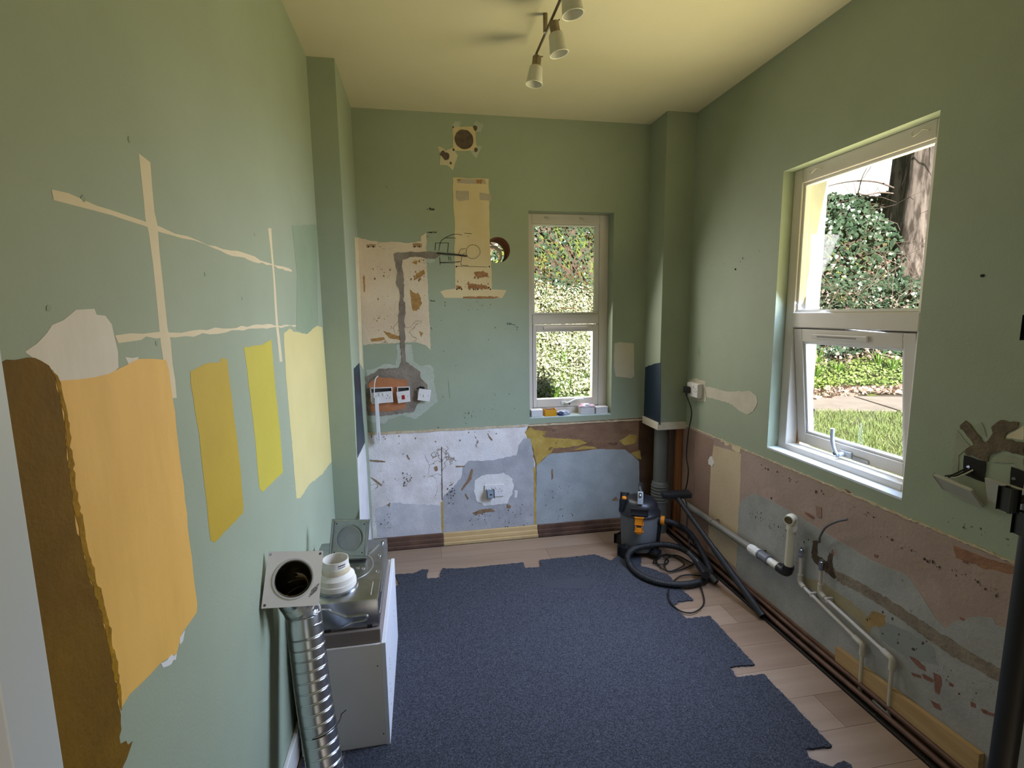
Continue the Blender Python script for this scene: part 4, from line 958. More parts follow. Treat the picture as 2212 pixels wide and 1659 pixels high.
for k in range(40):
    j = (k + 1) % 40
    bm.faces.new((ci2[k], ci2[j], sq2[j], sq2[k])); bm.faces.new((ci[k], sq[k], sq[j], ci[j]))
    bm.faces.new((sq[k], sq2[k], sq2[j], sq[j])); bm.faces.new((ci2[k], ci3[k], ci3[j], ci2[j]))
fl = finish('flange_plate', bm, FL, duct); fl['label'] = 'white square flange plate'
bm = B(); lathe(bm, fc + fn * .004, fn, [(0, RD + .008), (.002, RD + .007), (.002, RD + .001)], 40, False, False); finish('rim', bm, mat('grey_rim', 'b9b2a8', rough=.5), fl, True)
for (a, b, m_) in ((-1, 1, mat('blue_grey_plug', '9aa6ac', rough=.5)), (1, 1, mat('dark_screw', '4a4640', rough=.5)), (-1, -1, MATS['dark_screw'])):
    c_ = fc + fu * a * .083 + fv * b * .083 + fn * .004
    bm = B(); lathe(bm, c_, fn, [(0, .0045), (.001, .004)], 12); finish('screw_hole', bm, m_, fl)
bm = B()
r_ = random.Random(6)
for row in range(4):
    for k in range(9):
        c_ = fc + fu * (.058 + k * .0028 + row * .002) + fv * (-.062 + row * .0065 + k * .0026) + fn * .0042
        obox(bm, c_, (fu + fv * .9).normalized(), (fv - fu * .9).normalized(), fn, .0011 if r_.random() < .8 else .0004, .0022, .0002)
finish('printed_code', bm, MATS['grey_print'], fl)
WIRE = mat('black_wire', '1a1718', rough=.5)
def wrap(pc_, ax, tilt, tail):
    d, u, v = frame_of(ax)
    pts = []
    for k in range(0, 15):
        a = math.radians(-190 + k * 14)
        pts.append(pc_ + (Vector((math.cos(a), math.sin(a), 0)) * (RD + .003)) + Vector((0, 0, tilt * math.cos(a))))
    pts.append(pts[-1] + tail)
    b_ = B(); tube(b_, pts, .0022, 6, 3)
    return b_
p1 = Vector([(-0.404,1.77,0.331)][0]); p2 = Vector([(-0.396,1.739,0.21)][0])
finish('tie_wire', wrap(p1, dirn, .02, Vector((.02, -.005, .02))), WIRE, duct, True)
finish('tie_wire', wrap(p2, dirn, .012, Vector((.015, -.004, .008))), WIRE, duct, True)

# ---- track of ceiling spots
track = thing('ceiling_spotlight_track', 'brushed metal ceiling track with frosted glass spotlights', 'ceiling light', (.65, 2.35, H - .085))
BNI = mat('brushed_nickel', '8f8371', '7c705f', scale=30, rough=.32, metal=1.0)
FROST = mat('frosted_glass', 'dedcd2', 'd6d4c8', scale=5, rough=.5, trans=.15)
zb = H - .08
bar0, bar1 = Vector((.652, 2.875, zb)), Vector((.650, 1.55, zb))
bm = B(); cyl(bm, bar0, bar1, .0065, 12); finish('bar', bm, BNI, track, True)
for yy in (2.60, 1.75):
    bm = B(); cyl(bm, (.648, yy, zb + .08), (.648, yy, zb - .002), .011, 14); mt = finish('ceiling_mount', bm, BNI, track, True)
    bm = B(); lathe(bm, (.648, yy, zb - .002), (0, 0, -1), [(0, .008), (.008, .007), (.011, .002)], 12); finish('cap_nut', bm, CHROME, mt, True)
def spot(yy, top, tip):
    top, tip = Vector(top), Vector(tip)
    ax = (tip - top).normalized()
    root = Vector((.651, yy, zb))
    stem = B(); cyl(stem, root, top - ax * .028, .0055, 10)
    s = finish('spotlight', stem, BNI, track, True)
    L_ = (tip - top).length
    b_ = B(); lathe(b_, top, ax, [(-.045, .020), (-.043, .023), (0, .023), (.004, .030), (.008, .030)], 24); finish('lamp_holder', b_, BNI, s, True)
    b_ = B(); lathe(b_, top, ax, [(.006, .031), (.010, .034), (L_, .044), (L_, .041), (.014, .031), (.012, .0)], 32, False, False); finish('glass_shade', b_, FROST, s, True)
    b_ = B(); lathe(b_, tip, ax, [(-.001, .0415), (.0012, .0445), (-.001, .0455)], 32, False, False); finish('shade_rim', b_, mat('rim_glass', 'e6e4cc', rough=.3), s, True)
    sd = ax.cross(Vector((0, 1, 0))).normalized()
    b_ = B(); cyl(b_, top - ax * .04, top - ax * .052 + sd * .03, .003, 8); finish('wing_screw', b_, BNI, s, True)
SA = [(0.643,2.78,3.092),(0.632,2.78,3.001)]
SB = [(0.664,2.47,3.099),(0.682,2.47,3.008)]
spot(2.80, SA[0], SA[1])
spot(2.50, SB[0], SB[1])
SC = [(0.626,2.12,3.093),(0.642,2.12,2.988)]
spot(2.20, SC[0], SC[1])
spot(1.78, (.70, 1.74, zb - .10), (.72, 1.70, zb - .20))

# ---- sockets and switches
PLATE = mat('socket_white', 'ded9d6', rough=.35)
PINH = mat('socket_pin_black', '1b1a1a', rough=.6)
REDSW = mat('red_rocker', 'a3151f', rough=.35)
def faceplate(name, label, cat, c, ux, uz, w, h, kind, parent_extra=None, group=None):
    """electrical accessory: plate with its switches and pin holes. c centre of the plate back, ux right, uz up"""
    c, ux, uz = Vector(c), Vector(ux).normalized(), Vector(uz).normalized()
    nn = uz.cross(ux) * -1
    nn = ux.cross(uz) if (ux.cross(uz)).dot(Vector((0, 0, 1.8158)) - c) > 0 else -ux.cross(uz)
    t = thing(name, label, cat, c, group)
    b_ = B(); obox(b_, c + nn * .005, ux, uz, nn, w / 2, h / 2, .005, .002)
    pl = finish('plate', b_, PLATE, t)
    f = lambda u, v, d=0.0: c + ux * u + uz * v + nn * (.010 + d)
    def pins(u0):
        for (u, v, hu, hv) in ((0, .012, .002, .0042), (-.011, -.008, .0034, .002), (.011, -.008, .0034, .002)):
            b = B(); obox(b, f(u0 + u, v, .0002), ux, uz, nn, hu, hv, .0006); finish('pin_hole', b, PINH, pl)
    def rocker(u, v, m_=PLATE, hu=.006, hv=.009):
        b = B(); obox(b, f(u, v, .002), ux, uz, nn, hu, hv, .003, .001); finish('rocker', b, m_, t)
    def screw(u, v=0):
        b = B(); cyl(b, f(u, v), f(u, v, .0008), .0028, 10); finish('screw', b, mat('brass_dark', '4d4236', rough=.5), pl)
    if kind == 'double':
        pins(-.043); pins(.043); rocker(-.014, .024); rocker(.014, .024); screw(-.060, 0); screw(.060, 0)
    elif kind == 'cooker':
        b = B(); obox(b, f(0, -.002, .001), ux, uz, nn, .012, .018, .002, .001); finish('rocker_surround', b, mat('neon_red_edge', 'e2a59c', rough=.4), t)
        rocker(0, -.002, REDSW, .0095, .015); screw(-.033); screw(.033)
    elif kind == 'single':
        rocker(0, -.004, PLATE, .005, .009); screw(-.030); screw(.030)
    elif kind == 'blank':
        screw(-.030); screw(.030)
    return t, f, nn, pl

U3 = lambda L3: [Vector(p) for p in L3]
def quadplate(name, label, cat, q, kind):
    a, b, c_, d_ = U3(q)   # tl tr br bl
    ux = ((b - a) + (c_ - d_)) / 2
    uz = ((a - d_) + (b - c_)) / 2
    uz = uz - ux * (uz.dot(ux) / ux.dot(ux))
    return faceplate(name, label, cat, (a + b + c_ + d_) / 4, ux, uz, ux.length, uz.length, kind)
def backbox(name, plane, pts, par, depth=.028, m_=None):
    """raised white box rim on the wall with a dark inside"""
    b_ = B()
    u = [p[0] for p in pts]; v = [p[1] for p in pts]
    u0, u1, v0, v1 = min(u), max(u), min(v), max(v)
    w = .006
    for (a, b, c_, d_) in ((u0, u1, v1 - w, v1), (u0, u1, v0, v0 + w), (u0, u0 + w, v0 + w, v1 - w), (u1 - w, u1, v0 + w, v1 - w)):
        polyslab(b_, plane, [(a, c_), (b, c_), (b, d_), (a, d_)], 0, depth)
    o = finish(name, b_, m_ or PLATE, par, recalc=False)
    b_ = B(); polyslab(b_, plane, [(u0 + w, v0 + w), (u1 - w, v0 + w), (u1 - w, v1 - w), (u0 + w, v1 - w)], 0, .008)
    finish('box_inside', b_, mat('box_shadow_grey', '57534f', '2c2a28', scale=30, rough=.8), o, recalc=False)
    return o
t, f, nn, pl = quadplate('loose_double_socket', 'loose white double socket hanging over the orange board', 'socket', [(-0.385,3.863,1.239),(-0.227,3.863,1.244),(-0.22,3.863,1.162),(-0.376,3.863,1.151)], 'double')
backbox('back_box', 'back', [(-0.385,1.272),(-0.226,1.273),(-0.231,1.167),(-0.387,1.167)], t)
b_ = B(); tube(b_, [at('back', [(-0.302,1.255)][0], .02), at('back', [(-0.278,1.251)][0], .024), at('back', [(-0.247,1.26)][0], .02)], .003, 6); finish('wire', b_, BLACK, t, True)
t, f, nn, pl = quadplate('loose_cooker_switch', 'loose white switch with a red rocker beside the hanging double socket', 'switch', [(-0.2,3.863,1.236),(-0.104,3.863,1.246),(-0.094,3.863,1.161),(-0.183,3.863,1.15)], 'cooker')
backbox('back_box', 'back', [(-0.189,1.272),(-0.1,1.272),(-0.097,1.169),(-0.19,1.166)], t)
b_ = B(); tube(b_, [at('back', [(-0.163,1.25)][0], .02), at('back', [(-0.145,1.253)][0], .024), at('back', [(-0.122,1.248)][0], .02)], .003, 6); finish('wire', b_, BLACK, t, True)
t, f, nn, pl = quadplate('loose_light_switch', 'tilted white single switch hanging from the mortar', 'switch', [(-0.025,3.868,1.257),(0.069,3.868,1.239),(0.041,3.868,1.154),(-0.045,3.868,1.168)], 'single')
b_ = B(); obox(b_, at('back', [(-0.026,1.213)][0], .012), (1, 0, 0), (0, 1, 0), (0, 0, 1), .018, .012, .022, .004); finish('metal_box', b_, GALV, t)
b_ = B(); polyslab(b_, 'back', blob(*[(-0.011,1.255)][0], .030, .014, 10, 3), 0, .008); finish('cavity', b_, DARKHOLE, t, recalc=False)
t, f, nn, pl = quadplate('lower_double_socket', 'white double socket low on the wall in its white filler ring', 'socket', [(0.458,3.89,0.451),(0.616,3.89,0.451),(0.618,3.89,0.349),(0.463,3.89,0.354)], 'double')
GREYPLG = mat('grey_plug', '737d88', rough=.5)
plug = thing('plug_in_sensor', 'grey square plug-in device on the lower double socket', 'plug', f(-.030, -.022))
b_ = B(); obox(b_, f(-.034, -.018, .018), (1, 0, 0), (0, 0, 1), (0, 1, 0), .029, .030, .018, .008); pb = finish('body', b_, GREYPLG, plug, True)
b_ = B(); obox(b_, f(-.034, -.018, .0365), (1, 0, 0), (0, 0, 1), (0, 1, 0), .024, .025, .0012, .004); finish('face', b_, mat('pale_grey_plug', '8f9aa4', rough=.45), plug)
b_ = B()
e = f(-.034, -.018, .038)
polyv = [e + Vector((x, -.0006, z)) for x, z in ((-.011, -.004), (.011, -.004), (.008, .003), (0, .008), (-.008, .003))]
b_.faces.new([b_.verts.new(p) for p in polyv]); r2 = bmesh.ops.extrude_face_region(b_, geom=b_.faces[:]); bmesh.ops.translate(b_, verts=[v for v in r2['geom'] if isinstance(v, bmesh.types.BMVert)], vec=(0, .001, 0)); finish('emblem', b_, BLACK, plug)

trk = thing('cable_trunking', 'white plastic trunking strip hanging below the loose double socket', 'trunking', at('back', [(-0.332,0.848)][0], .03))
a, b = Vector([(-0.342,3.843,1.202)][0]), Vector([(-0.339,3.853,0.853)][0])
b_ = B(); obox(b_, (a + b) / 2, (1, 0, 0), (0, 1, 0), (a - b), .0135, .008, (a - b).length / 2, .002); finish('strip', b_, mat('trunking_white', 'e0dedd', rough=.4), trk)
b_ = B()
for k in range(9):
    p = b.lerp(a, .05 + .022 * k) + Vector((.0015, -.0083, 0)); obox(b_, p, (1, 0, 0), (0, 1, 0), (0, 0, 1), .004 if k % 3 else .0025, .0003, .002)
finish('printed_text', b_, mat('blue_print', '7f8797', rough=.6), trk)
cb = B(); tube(cb, [at('back', [(-0.326,1.359)][0], .01), at('back', [(-0.343,1.342)][0], .03), at('back', [(-0.352,1.296)][0], .05), at('back', [(-0.356,1.226)][0], .055), at('back', [(-0.351,1.183)][0], .052)], .004, 8)
solo('white_cable', cb, mat('cream_cable', 'd9d2c4', rough=.5), 'white cable dropping into the hanging trunking strip', 'cable', smooth=True)
cb = B(); tube(cb, [at('back', p, t_) for p, t_ in zip([(0.141,2.261),(0.195,2.255),(0.281,2.249),(0.36,2.239)], (.012, .016, .020, .022))], .0065, 8)
solo('stub_cable', cb, mat('dark_cable', '2c2a26', rough=.5), 'dark cable stub sticking out of the mortar chase over the sketch', 'cable', smooth=True)

# right wall: surface socket with black plug
rs_c = Vector([(2.011,3.421,1.234)][0])
t, f, nn, pl = faceplate('surface_socket', 'white surface-mounted double socket with a black plug beside the pipe casing', 'socket', (XR - .034, 3.475, 1.225), (0, -1, 0), (0, 0, 1), .146, .100, 'double')
b_ = B(); box(b_, XR - .034, XR, 3.475 - .076, 3.475 + .076, 1.225 - .054, 1.225 + .054, .003); finish('pattress', b_, PLATE, t)
plg = thing('black_plug', 'black mains plug pushed into the surface-mounted socket', 'plug', f(-.043, 0, .002))
b_ = B(); pcen = f(-.043, -.002, .020); obox(b_, pcen, (0, 1, 0), (0, 0, 1), (1, 0, 0), .024, .025, .019, .007); finish('body', b_, BLACK, plg, True)
b_ = B(); cyl(b_, pcen + Vector((0, 0, -.02)), pcen + Vector((0, 0, -.045)), .009, 10, .006); finish('cord_grip', b_, BLACK, plg, True)
cp = pcen + Vector((0, 0, -.045))
wallp = [Vector(p) for p in [(1.996,3.468,1.058),(1.996,3.503,0.888),(1.996,3.518,0.701),(1.996,3.483,0.6),(1.996,3.495,0.484),(1.996,3.524,0.388)]]
dropp = [Vector((1.93, 3.36, .33)), Vector((1.90, 3.30, .20)), Vector((1.90, 3.22, .06)), Vector([(1.967,3.222,0.012)][0])]
coil = [Vector(p) for p in [(1.84,3.128,0.012),(1.705,3.076,0.012),(1.629,3.078,0.012),(1.621,3.173,0.012),(1.632,3.24,0.012),(1.688,3.279,0.012),(1.721,3.236,0.012),(1.685,3.187,0.012),(1.624,3.179,0.012),(1.603,3.225,0.012),(1.661,3.285,0.012),(1.745,3.304,0.012),(1.801,3.256,0.012),(1.808,3.162,0.012),(1.749,3.106,0.012),(1.654,3.086,0.012),(1.65,3.146,0.012),(1.718,3.251,0.012),(1.819,3.289,0.012),(1.858,3.173,0.012),(1.888,3.052,0.012),(1.857,2.987,0.012),(1.764,3.006,0.012),(1.68,2.991,0.012),(1.585,2.925,0.012),(1.502,2.81,0.012),(1.472,2.71,0.012),(1.492,2.631,0.012),(1.548,2.595,0.012),(1.628,2.628,0.012),(1.691,2.703,0.012),(1.743,2.818,0.012),(1.771,2.888,0.012)]]
for k, p in enumerate(coil): p.z = (.012 if p.y < 2.9 or True else .01) + (.004 * (k % 3))
b_ = B(); tube(b_, [cp] + wallp + dropp + coil, .0048, 8, 6)
solo('power_cord', b_, mat('cord_black', '131314', rough=.5), 'black power cord dropping from the plug and coiled on the floor', 'cable', smooth=True)

# right wall: pulled-off plates by the hacked chase
def wallbox(name, label, pts, plate_q, cat='socket', lab2=None):
    t = thing(name, label, cat, at('right', pts[0], .01))
    b_ = B(); polyslab(b_, 'right', ragged(pts, .002, .02, random.Random(3)), .0036, .0046); finish('recess', b_, DARKHOLE, t, recalc=False)
    b_ = B(); cu = sum(p[0] for p in pts) / len(pts); cv = sum(p[1] for p in pts) / len(pts)
    polyslab(b_, 'right', blob(cu + .02, cv, .006, .006, 8, 2), .0045, .006); finish('screw', b_, CHROME, t, recalc=False)
    return t
t = wallbox('hanging_outlet', 'dark open back box with its white plate hanging face-down beside the Y chase', [(1.553,1.255),(1.476,1.252),(1.471,1.174),(1.548,1.179)], None)
q = U3([(1.991,1.591,1.165),(1.991,1.497,1.159),(1.991,1.456,1.113)])
a, b, c_ = q
ux = Vector((0, (b - a).y, (b - a).z)).normalized()
cen = Vector((XR - .040, (a.y + b.y) / 2 - .01, (a.z + b.z) / 2 - .035))
b_ = B(); obox(b_, cen, (0, -.93, -.10), (-.55, 0, .62), Vector((0, -.93, -.10)).cross(Vector((-.55, 0, .62))), .073, .043, .005, .002); hp = finish('plate', b_, mat('dull_white_plate', 'a9a79a', rough=.45), t)
for k, off in enumerate((0, .012, .024)):
    b_ = B(); s0 = at('right', [(1.513,1.208)][0], .006); tube(b_, [s0 + Vector((0, off, 0)), s0 + Vector((-.035, .02 + off, -.03)), cen + Vector((-.01, .02 + off, .04))], .003, 6)
    finish('wire', b_, (mat('white_wire', 'b9b6aa', rough=.5), BLACK, BLACK)[k], t, True)
t = wallbox('hanging_outlet', 'open back box with white plate partly hidden by the black stand', [(1.394,1.257),(1.333,1.253),(1.324,1.174),(1.389,1.187)], None)
cen = Vector([(1.986,1.346,1.165)][0])
b_ = B(); obox(b_, cen, (0, -1, -.05), (-.28, 0, .95), (-.95, 0, -.28), .075, .045, .005, .002); finish('plate', b_, MATS['dull_white_plate'], t)

# ---- pipes of the right wall
SOILG = mat('soil_pipe_grey', '6f716b', '666862', scale=6, rough=.5)
sp = thing('soil_pipe', 'grey vertical soil pipe with a ribbed collar under the pipe casing', 'soil pipe', (1.905, YP + .13, 0))
SX, SY = 1.900, YP + .125
b_ = B(); cyl(b_, (SX, SY, .34), (SX, SY, DADO + .05), .055, 28); finish('pipe', b_, SOILG, sp, True)
b_ = B(); prof = [(0, .066), (.26, .066)]
for k in range(6):
    z_ = .265 + k * .026
    prof += [(z_, .066), (z_ + .004, .071), (z_ + .010, .071), (z_ + .014, .065)]
prof += [(.43, .064), (.44, .056)]
lathe(b_, (SX, SY, -.01), (0, 0, 1), prof, 28); finish('ribbed_collar', b_, SOILG, sp, True)
WG = mat('waste_pipe_grey', '7b776e', '716d64', scale=6, rough=.45)
wp = thing('waste_pipe', 'grey and white waste pipe clipped along the pink band ending in an upright standpipe', 'waste pipe', (XR - .05, 2.9, .3))
PX = XR - .05
b_ = B(); cyl(b_, (PX, 3.58, .318), (PX, 2.605, .338), .0235, 18); finish('grey_pipe', b_, WG, wp, True)
b_ = B(); lathe(b_, (PX, 2.70, .336), (0, -1, .02), [(0, .026), (.03, .030), (.06, .027), (.085, .031), (.10, .026)], 12); finish('plaster_lump', b_, WHITEPL, wp)
b_ = B(); lathe(b_, (PX, 2.61, .338), (0, -1, .015), [(0, .031), (.010, .031), (.012, .028), (.07, .028), (.072, .031), (.086, .031), (.088, .02)], 20); finish('coupling', b_, mat('blue_grey_coupling', '6d7077', rough=.4), wp, True)
b_ = B(); cyl(b_, (PX, 2.53, .339), (PX, 2.435, .341), .0215, 18); finish('white_pipe', b_, PVC, wp, True)
b_ = B(); tube(b_, [(PX, 2.440, .341), (PX, 2.405, .341), (PX, 2.378, .350), (PX, 2.368, .375), (PX, 2.366, .392)], .028, 18, 6); finish('black_elbow', b_, BLACK, wp, True)
b_ = B(); cyl(b_, (PX, 2.366, .388), (PX, 2.362, .622), .0225, 20); finish('standpipe', b_, mat('ivory_pvc', 'd6cfb8', 'cfc8b0', scale=4, rough=.35), wp, True)
b_ = B(); lathe(b_, (PX, 2.362, .600), (0, 0, 1), [(0, .027), (.03, .027), (.034, .024)], 20); finish('socket_ring', b_, MATS['ivory_pvc'], wp, True)
b_ = B(); tube(b_, [(PX, 2.362, .625), (PX, 2.362, .652), (PX - .006, 2.358, .672), (PX - .028, 2.345, .676), (PX - .050, 2.330, .676)], .0265, 20, 6); el = finish('ivory_elbow', b_, MATS['ivory_pvc'], wp, True)
b_ = B(); dv = Vector((-.022, -.015, 0)).normalized(); lathe(b_, Vector((PX - .0495, 2.3303, .676)), dv, [(0, .0265), (.006, .0275), (.006, .021), (.001, .021)], 20, False, False); finish('elbow_lip', b_, MATS['ivory_pvc'], el, True)
b_ = B(); lathe(b_, Vector((PX - .0495, 2.3303, .676)), dv, [(0, .021), (.0015, .021)], 20); finish('elbow_mouth', b_, mat('pipe_mouth_brown', '6b5a40', rough=.8), el)
for yy in (3.12, 2.62):
    b_ = B(); lathe(b_, (PX, yy + .006, .327 + (3.12 - yy) * .02), (0, -1, 0), [(0, .0265), (.012, .0265)], 18); obox(b_, (XR - .018, yy, .345 + (3.12 - yy) * .02), (1, 0, 0), (0, 1, 0), (0, 0, 1), .018, .006, .004); finish('clip', b_, mat('old_clip', '7a6a54', rough=.6), wp)

WPW = mat('water_pipe_white', 'cfcac6', 'c6c1bd', scale=8, rough=.4)
FIT = mat('fitting_cream', 'c6bfae', 'bdb6a4', scale=8, rough=.45)
def water(name, label, y0, ztop, run0, run1, zend, pinkish):
    X = XR - .030
    t = thing(name, label, 'water pipe', (X, run1[0], 0))
    y0b = y0 - .004
    b_ = B(); cyl(b_, (X, y0, ztop - .05), (X, y0b, run0[1] + .02), .0085, 14); finish('riser', b_, mat('riser_' + ('pink' if pinkish else 'white'), 'c4b3a8' if pinkish else 'c9c2b4', rough=.45), t, True)
    b_ = B(); lathe(b_, (X, y0, ztop - .055), (0, 0, 1), [(0, .012), (.014, .012), (.015, .009), (.022, .009), (.023, .0125), (.045, .0125), (.047, .009), (.055, .009)], 12); finish('isolating_valve', b_, CHROME, t, True)
    b_ = B(); tube(b_, [(X, y0b, run0[1] + .045), (X, y0b, run0[1] + .012), (X, y0b - .010, run0[1] - .004), (X, y0b - .034, run0[1] - .012)], .0125, 12, 5); finish('elbow', b_, FIT, t, True)
    a, b = Vector((X, y0b - .03, run0[1] - .012)), Vector((X, run1[0] + .012, run1[1]))
    b_ = B(); cyl(b_, a, b, .0085, 14); finish('run', b_, WPW, t, True)
    b_ = B(); cyl(b_, b - (b - a).normalized() * .035, b, .0135, 14); finish('socket', b_, WPW, t, True)
    b_ = B(); tube(b_, [b, b + Vector((0, -.014, -.004)), b + Vector((0, -.018, -.020)), b + Vector((0, -.018, -.055))], .0135, 12, 5); finish('elbow', b_, FIT, t, True)
    c_ = b + Vector((0, -.018, -.05))
    b_ = B(); cyl(b_, c_, (X, c_.y - .006, -.008), .0085, 14); finish('drop', b_, FIT, t, True)
    d_ = a.lerp(b, .16 if not pinkish else .06)
    b_ = B(); obox(b_, d_ + Vector((.01, 0, 0)), (1, 0, 0), (0, 1, 0), (0, 0, 1), .018, .006, .014, .003); finish('pipe_clip', b_, WPW, t)
    return t
water('water_pipe', 'white water pipe with chrome valve close beside the ivory standpipe', 2.303, .525, (2.29, .325), (1.886, .240), 0, False)
water('water_pipe', 'white water pipe with chrome valve standing before the open chase', 2.160, .525, (2.14, .350), (1.735, .275), 0, True)

cb = B(); tube(cb, [at('right', p, t_) for p, t_ in zip([(2.206,0.599),(2.182,0.646),(2.133,0.718),(2.066,0.775),(2.006,0.812)], (.012, .03, .045, .05, .05))], .0055, 8)
solo('grey_cable', cb, mat('grey_sheath', '5c5a5c', rough=.5), 'grey cable curling out of the open chase above the white water pipes', 'cable', smooth=True)
cb = B(); tube(cb, [at('right', p, t_) for p, t_ in zip([(2.115,0.57),(2.111,0.59),(2.102,0.612)], (.006, .02, .025))], .003, 6)
tube(cb, [at('right', p, t_) for p, t_ in zip([(2.111,0.585),(2.095,0.6),(2.079,0.593)], (.012, .02, .02))], .002, 6)
solo('stripped_wire', cb, mat('copper_pink_wire', 'a0665a', rough=.5), 'short pinkish stripped wire ends in the open chase', 'wire', smooth=True)

# timber board and low pipes at the foot of the right wall
bd = B(); yy0, yy1 = 1.355, 2.035
polyslab(bd, 'right', [(yy1, .118), (yy1 - .01, .02), (yy0, .02), (yy0 + .004, .150), (1.7, .132)], .006, .030)
solo('timber_board', bd, mat('raw_pine', 'b99a6c', 'a78456', scale=4, rough=.75, stretch=(1, .6, 6), bump=.2, bscale=40, spots='8a6238', sscale=4, sth=.62), 'raw pine board fixed low on the wall behind the water pipes', 'board')
CU = mat('dirty_copper_pipe', '6d4f40', '543c31', scale=10, rough=.55, metal=.3, spots='8f8578', sscale=6, sth=.64)
for k, (xx, zz, rr, ya_, yb_, lab) in enumerate(((XR - .034, .040, .012, 3.85, -.5, 'brown pipe running along the stripped wall under the pine board'), (XR - .064, .018, .013, 3.84, -.5, 'brown pipe lying in the gap beside the laminate edge'))):
    b_ = B(); tube(b_, [(xx, ya_, zz), (xx + .004, 3.0, zz + .002), (xx - .003, 2.2, zz - .002), (xx + .002, 1.4, zz), (xx, yb_, zz)], rr, 12, 6)
    solo('heating_pipe', b_, CU, lab, 'pipe', 'heating pipes along the floor', True)
b_ = B(); box(b_, XR - .018, XR - .002, -.5, 3.86, -.01, .052, .004)
tr4 = struct('trim_4', b_, mat('stained_skirting', '7d5a46', '5f4435', scale=7, rough=.85, bump=.4, bscale=40), 'stained brown skirting strip along the stripped wall', 'skirting')
b_ = B(); box(b_, XR - .098, XR - .090, -.5, 3.80, -.012, .004, .002); struct('trim_5', b_, mat('dark_edge', '2c2521', rough=.9), 'dark edging strip along the laminate', 'edging')
b_ = B(); cyl(b_, (XR - .03, 1.80, .012), (XR - .045, 1.70, .010), .008, 12)
solo('pipe_offcut', b_, mat('pale_pipe', '9aa0a0', rough=.5), 'short pale pipe offcut lying between the brown pipes', 'pipe offcut', smooth=True)

# ---- things on the small window sill
SZ = BZ0 + .0105
CART = mat('white_carton', 'd5d2d2', 'cbc8c8', scale=9, rough=.55)
b1 = thing('white_box', 'small white box at the end of the sill beside the yellow tray', 'box', (BX0 + .062, YB + .035, SZ))
b_ = B(); box(b_, BX0 + .015, BX0 + .108, YB + .002, YB + .075, SZ, SZ + .048, .003); finish('carton', b_, CART, b1)
b_ = B(); box(b_, BX0 + .013, BX0 + .110, YB, YB + .077, SZ + .046, SZ + .056, .003); finish('lid', b_, CART, b1)
b_ = B(); box(b_, BX0 + .075, BX0 + .090, YB + .03, YB + .04, SZ + .056, SZ + .060, .001); finish('chip', b_, PVC, b1)
YEL = mat('yellow_plastic', 'd79a17', 'cf9112', scale=6, rough=.45)
ty = thing('yellow_tray', 'small open yellow plastic tray holding fittings on the sill', 'tray', (BX0 + .17, YB + .04, SZ))
x0, x1, y0_, y1_ = BX0 + .128, BX0 + .222, YB + .002, YB + .085
b_ = B(); box(b_, x0, x1, y0_, y1_, SZ, SZ + .004); box(b_, x0, x1, y0_, y0_ + .003, SZ + .004, SZ + .052); box(b_, x0, x1, y1_ - .003, y1_, SZ + .004, SZ + .052)
box(b_, x0, x0 + .003, y0_ + .003, y1_ - .003, SZ + .004, SZ + .052); box(b_, x1 - .003, x1, y0_ + .003, y1_ - .003, SZ + .004, SZ + .052); finish('tray', b_, YEL, ty)
for k, (dx, rot) in enumerate(((.035, .5), (.05, .3))):
    b_ = B(); obox(b_, (x0 + dx, YB + .042, SZ + .050), (math.cos(rot), .35, -.3), (-.35, math.cos(rot), 0), (.3, 0, 1), .032, .006, .004, .001); solo('steel_fitting', b_, mat('lilac_steel', '9c98a8', rough=.3, metal=.6), ('bright steel strip sticking up out of the yellow tray', 'second steel strip lying in the yellow tray')[k], 'fitting')
def crumple(name, label, cat, c, sx, sy, sz, m_, seed, seg=14):
    r = random.Random(seed)
    b_ = B()
    bmesh.ops.create_icosphere(b_, subdivisions=3, radius=1.0)
    for v in b_.verts:
        n = v.co.normalized()
        k = 1 + .22 * math.sin(7 * n.x + seed) * math.cos(6 * n.y + 2 * seed) + r.uniform(-.10, .10)
        v.co = Vector((c[0] + n.x * sx * k, c[1] + n.y * sy * k, max(c[2], c[2] + sz * .45 + n.z * sz * .75 * k)))
    return b_
BAG = mat('clear_plastic_bag', 'd0d5e0', 'b9c0d2', scale=30, rough=.25, trans=.3)
bag = thing('parts_bag', 'crumpled clear plastic bag with a dark blue end on the sill', 'bag', (BX0 + .29, YB + .04, SZ))
finish('bag', crumple('b', '', '', (BX0 + .290, YB + .045, SZ), .060, .035, .032, BAG, 3), BAG, bag)
finish('blue_end', crumple('b', '', '', (BX0 + .262, YB + .010, SZ), .024, .012, .028, BAG, 5), mat('navy_plastic', '27345c', rough=.4), bag)
b2 = thing('wrapped_box', 'white box with pink-marked plastic wrap on the sill', 'box', (BX0 + .49, YB + .045, SZ))
b_ = B(); box(b_, BX0 + .430, BX0 + .548, YB + .012, YB + .082, SZ, SZ + .052, .004); finish('carton', b_, CART, b2)
finish('plastic_wrap', crumple('b', '', '', (BX0 + .485, YB + .047, SZ + .050), .070, .040, .030, BAG, 8), mat('pink_wrap', 'd9cfd8', 'd78a9c', scale=16, rough=.3, lo=.5, hi=.6), b2)
b3 = thing('white_box', 'small white box between the wrapped box and the reveal on the sill', 'box', (BX0 + .61, YB + .045, SZ))
b_ = B(); box(b_, BX0 + .560, BX0 + .662, YB + .012, YB + .082, SZ, SZ + .050, .003); finish('carton', b_, CART, b3)
b_ = B(); box(b_, BX0 + .558, BX0 + .664, YB + .010, YB + .084, SZ + .048, SZ + .056, .003); finish('lid', b_, CART, b3)

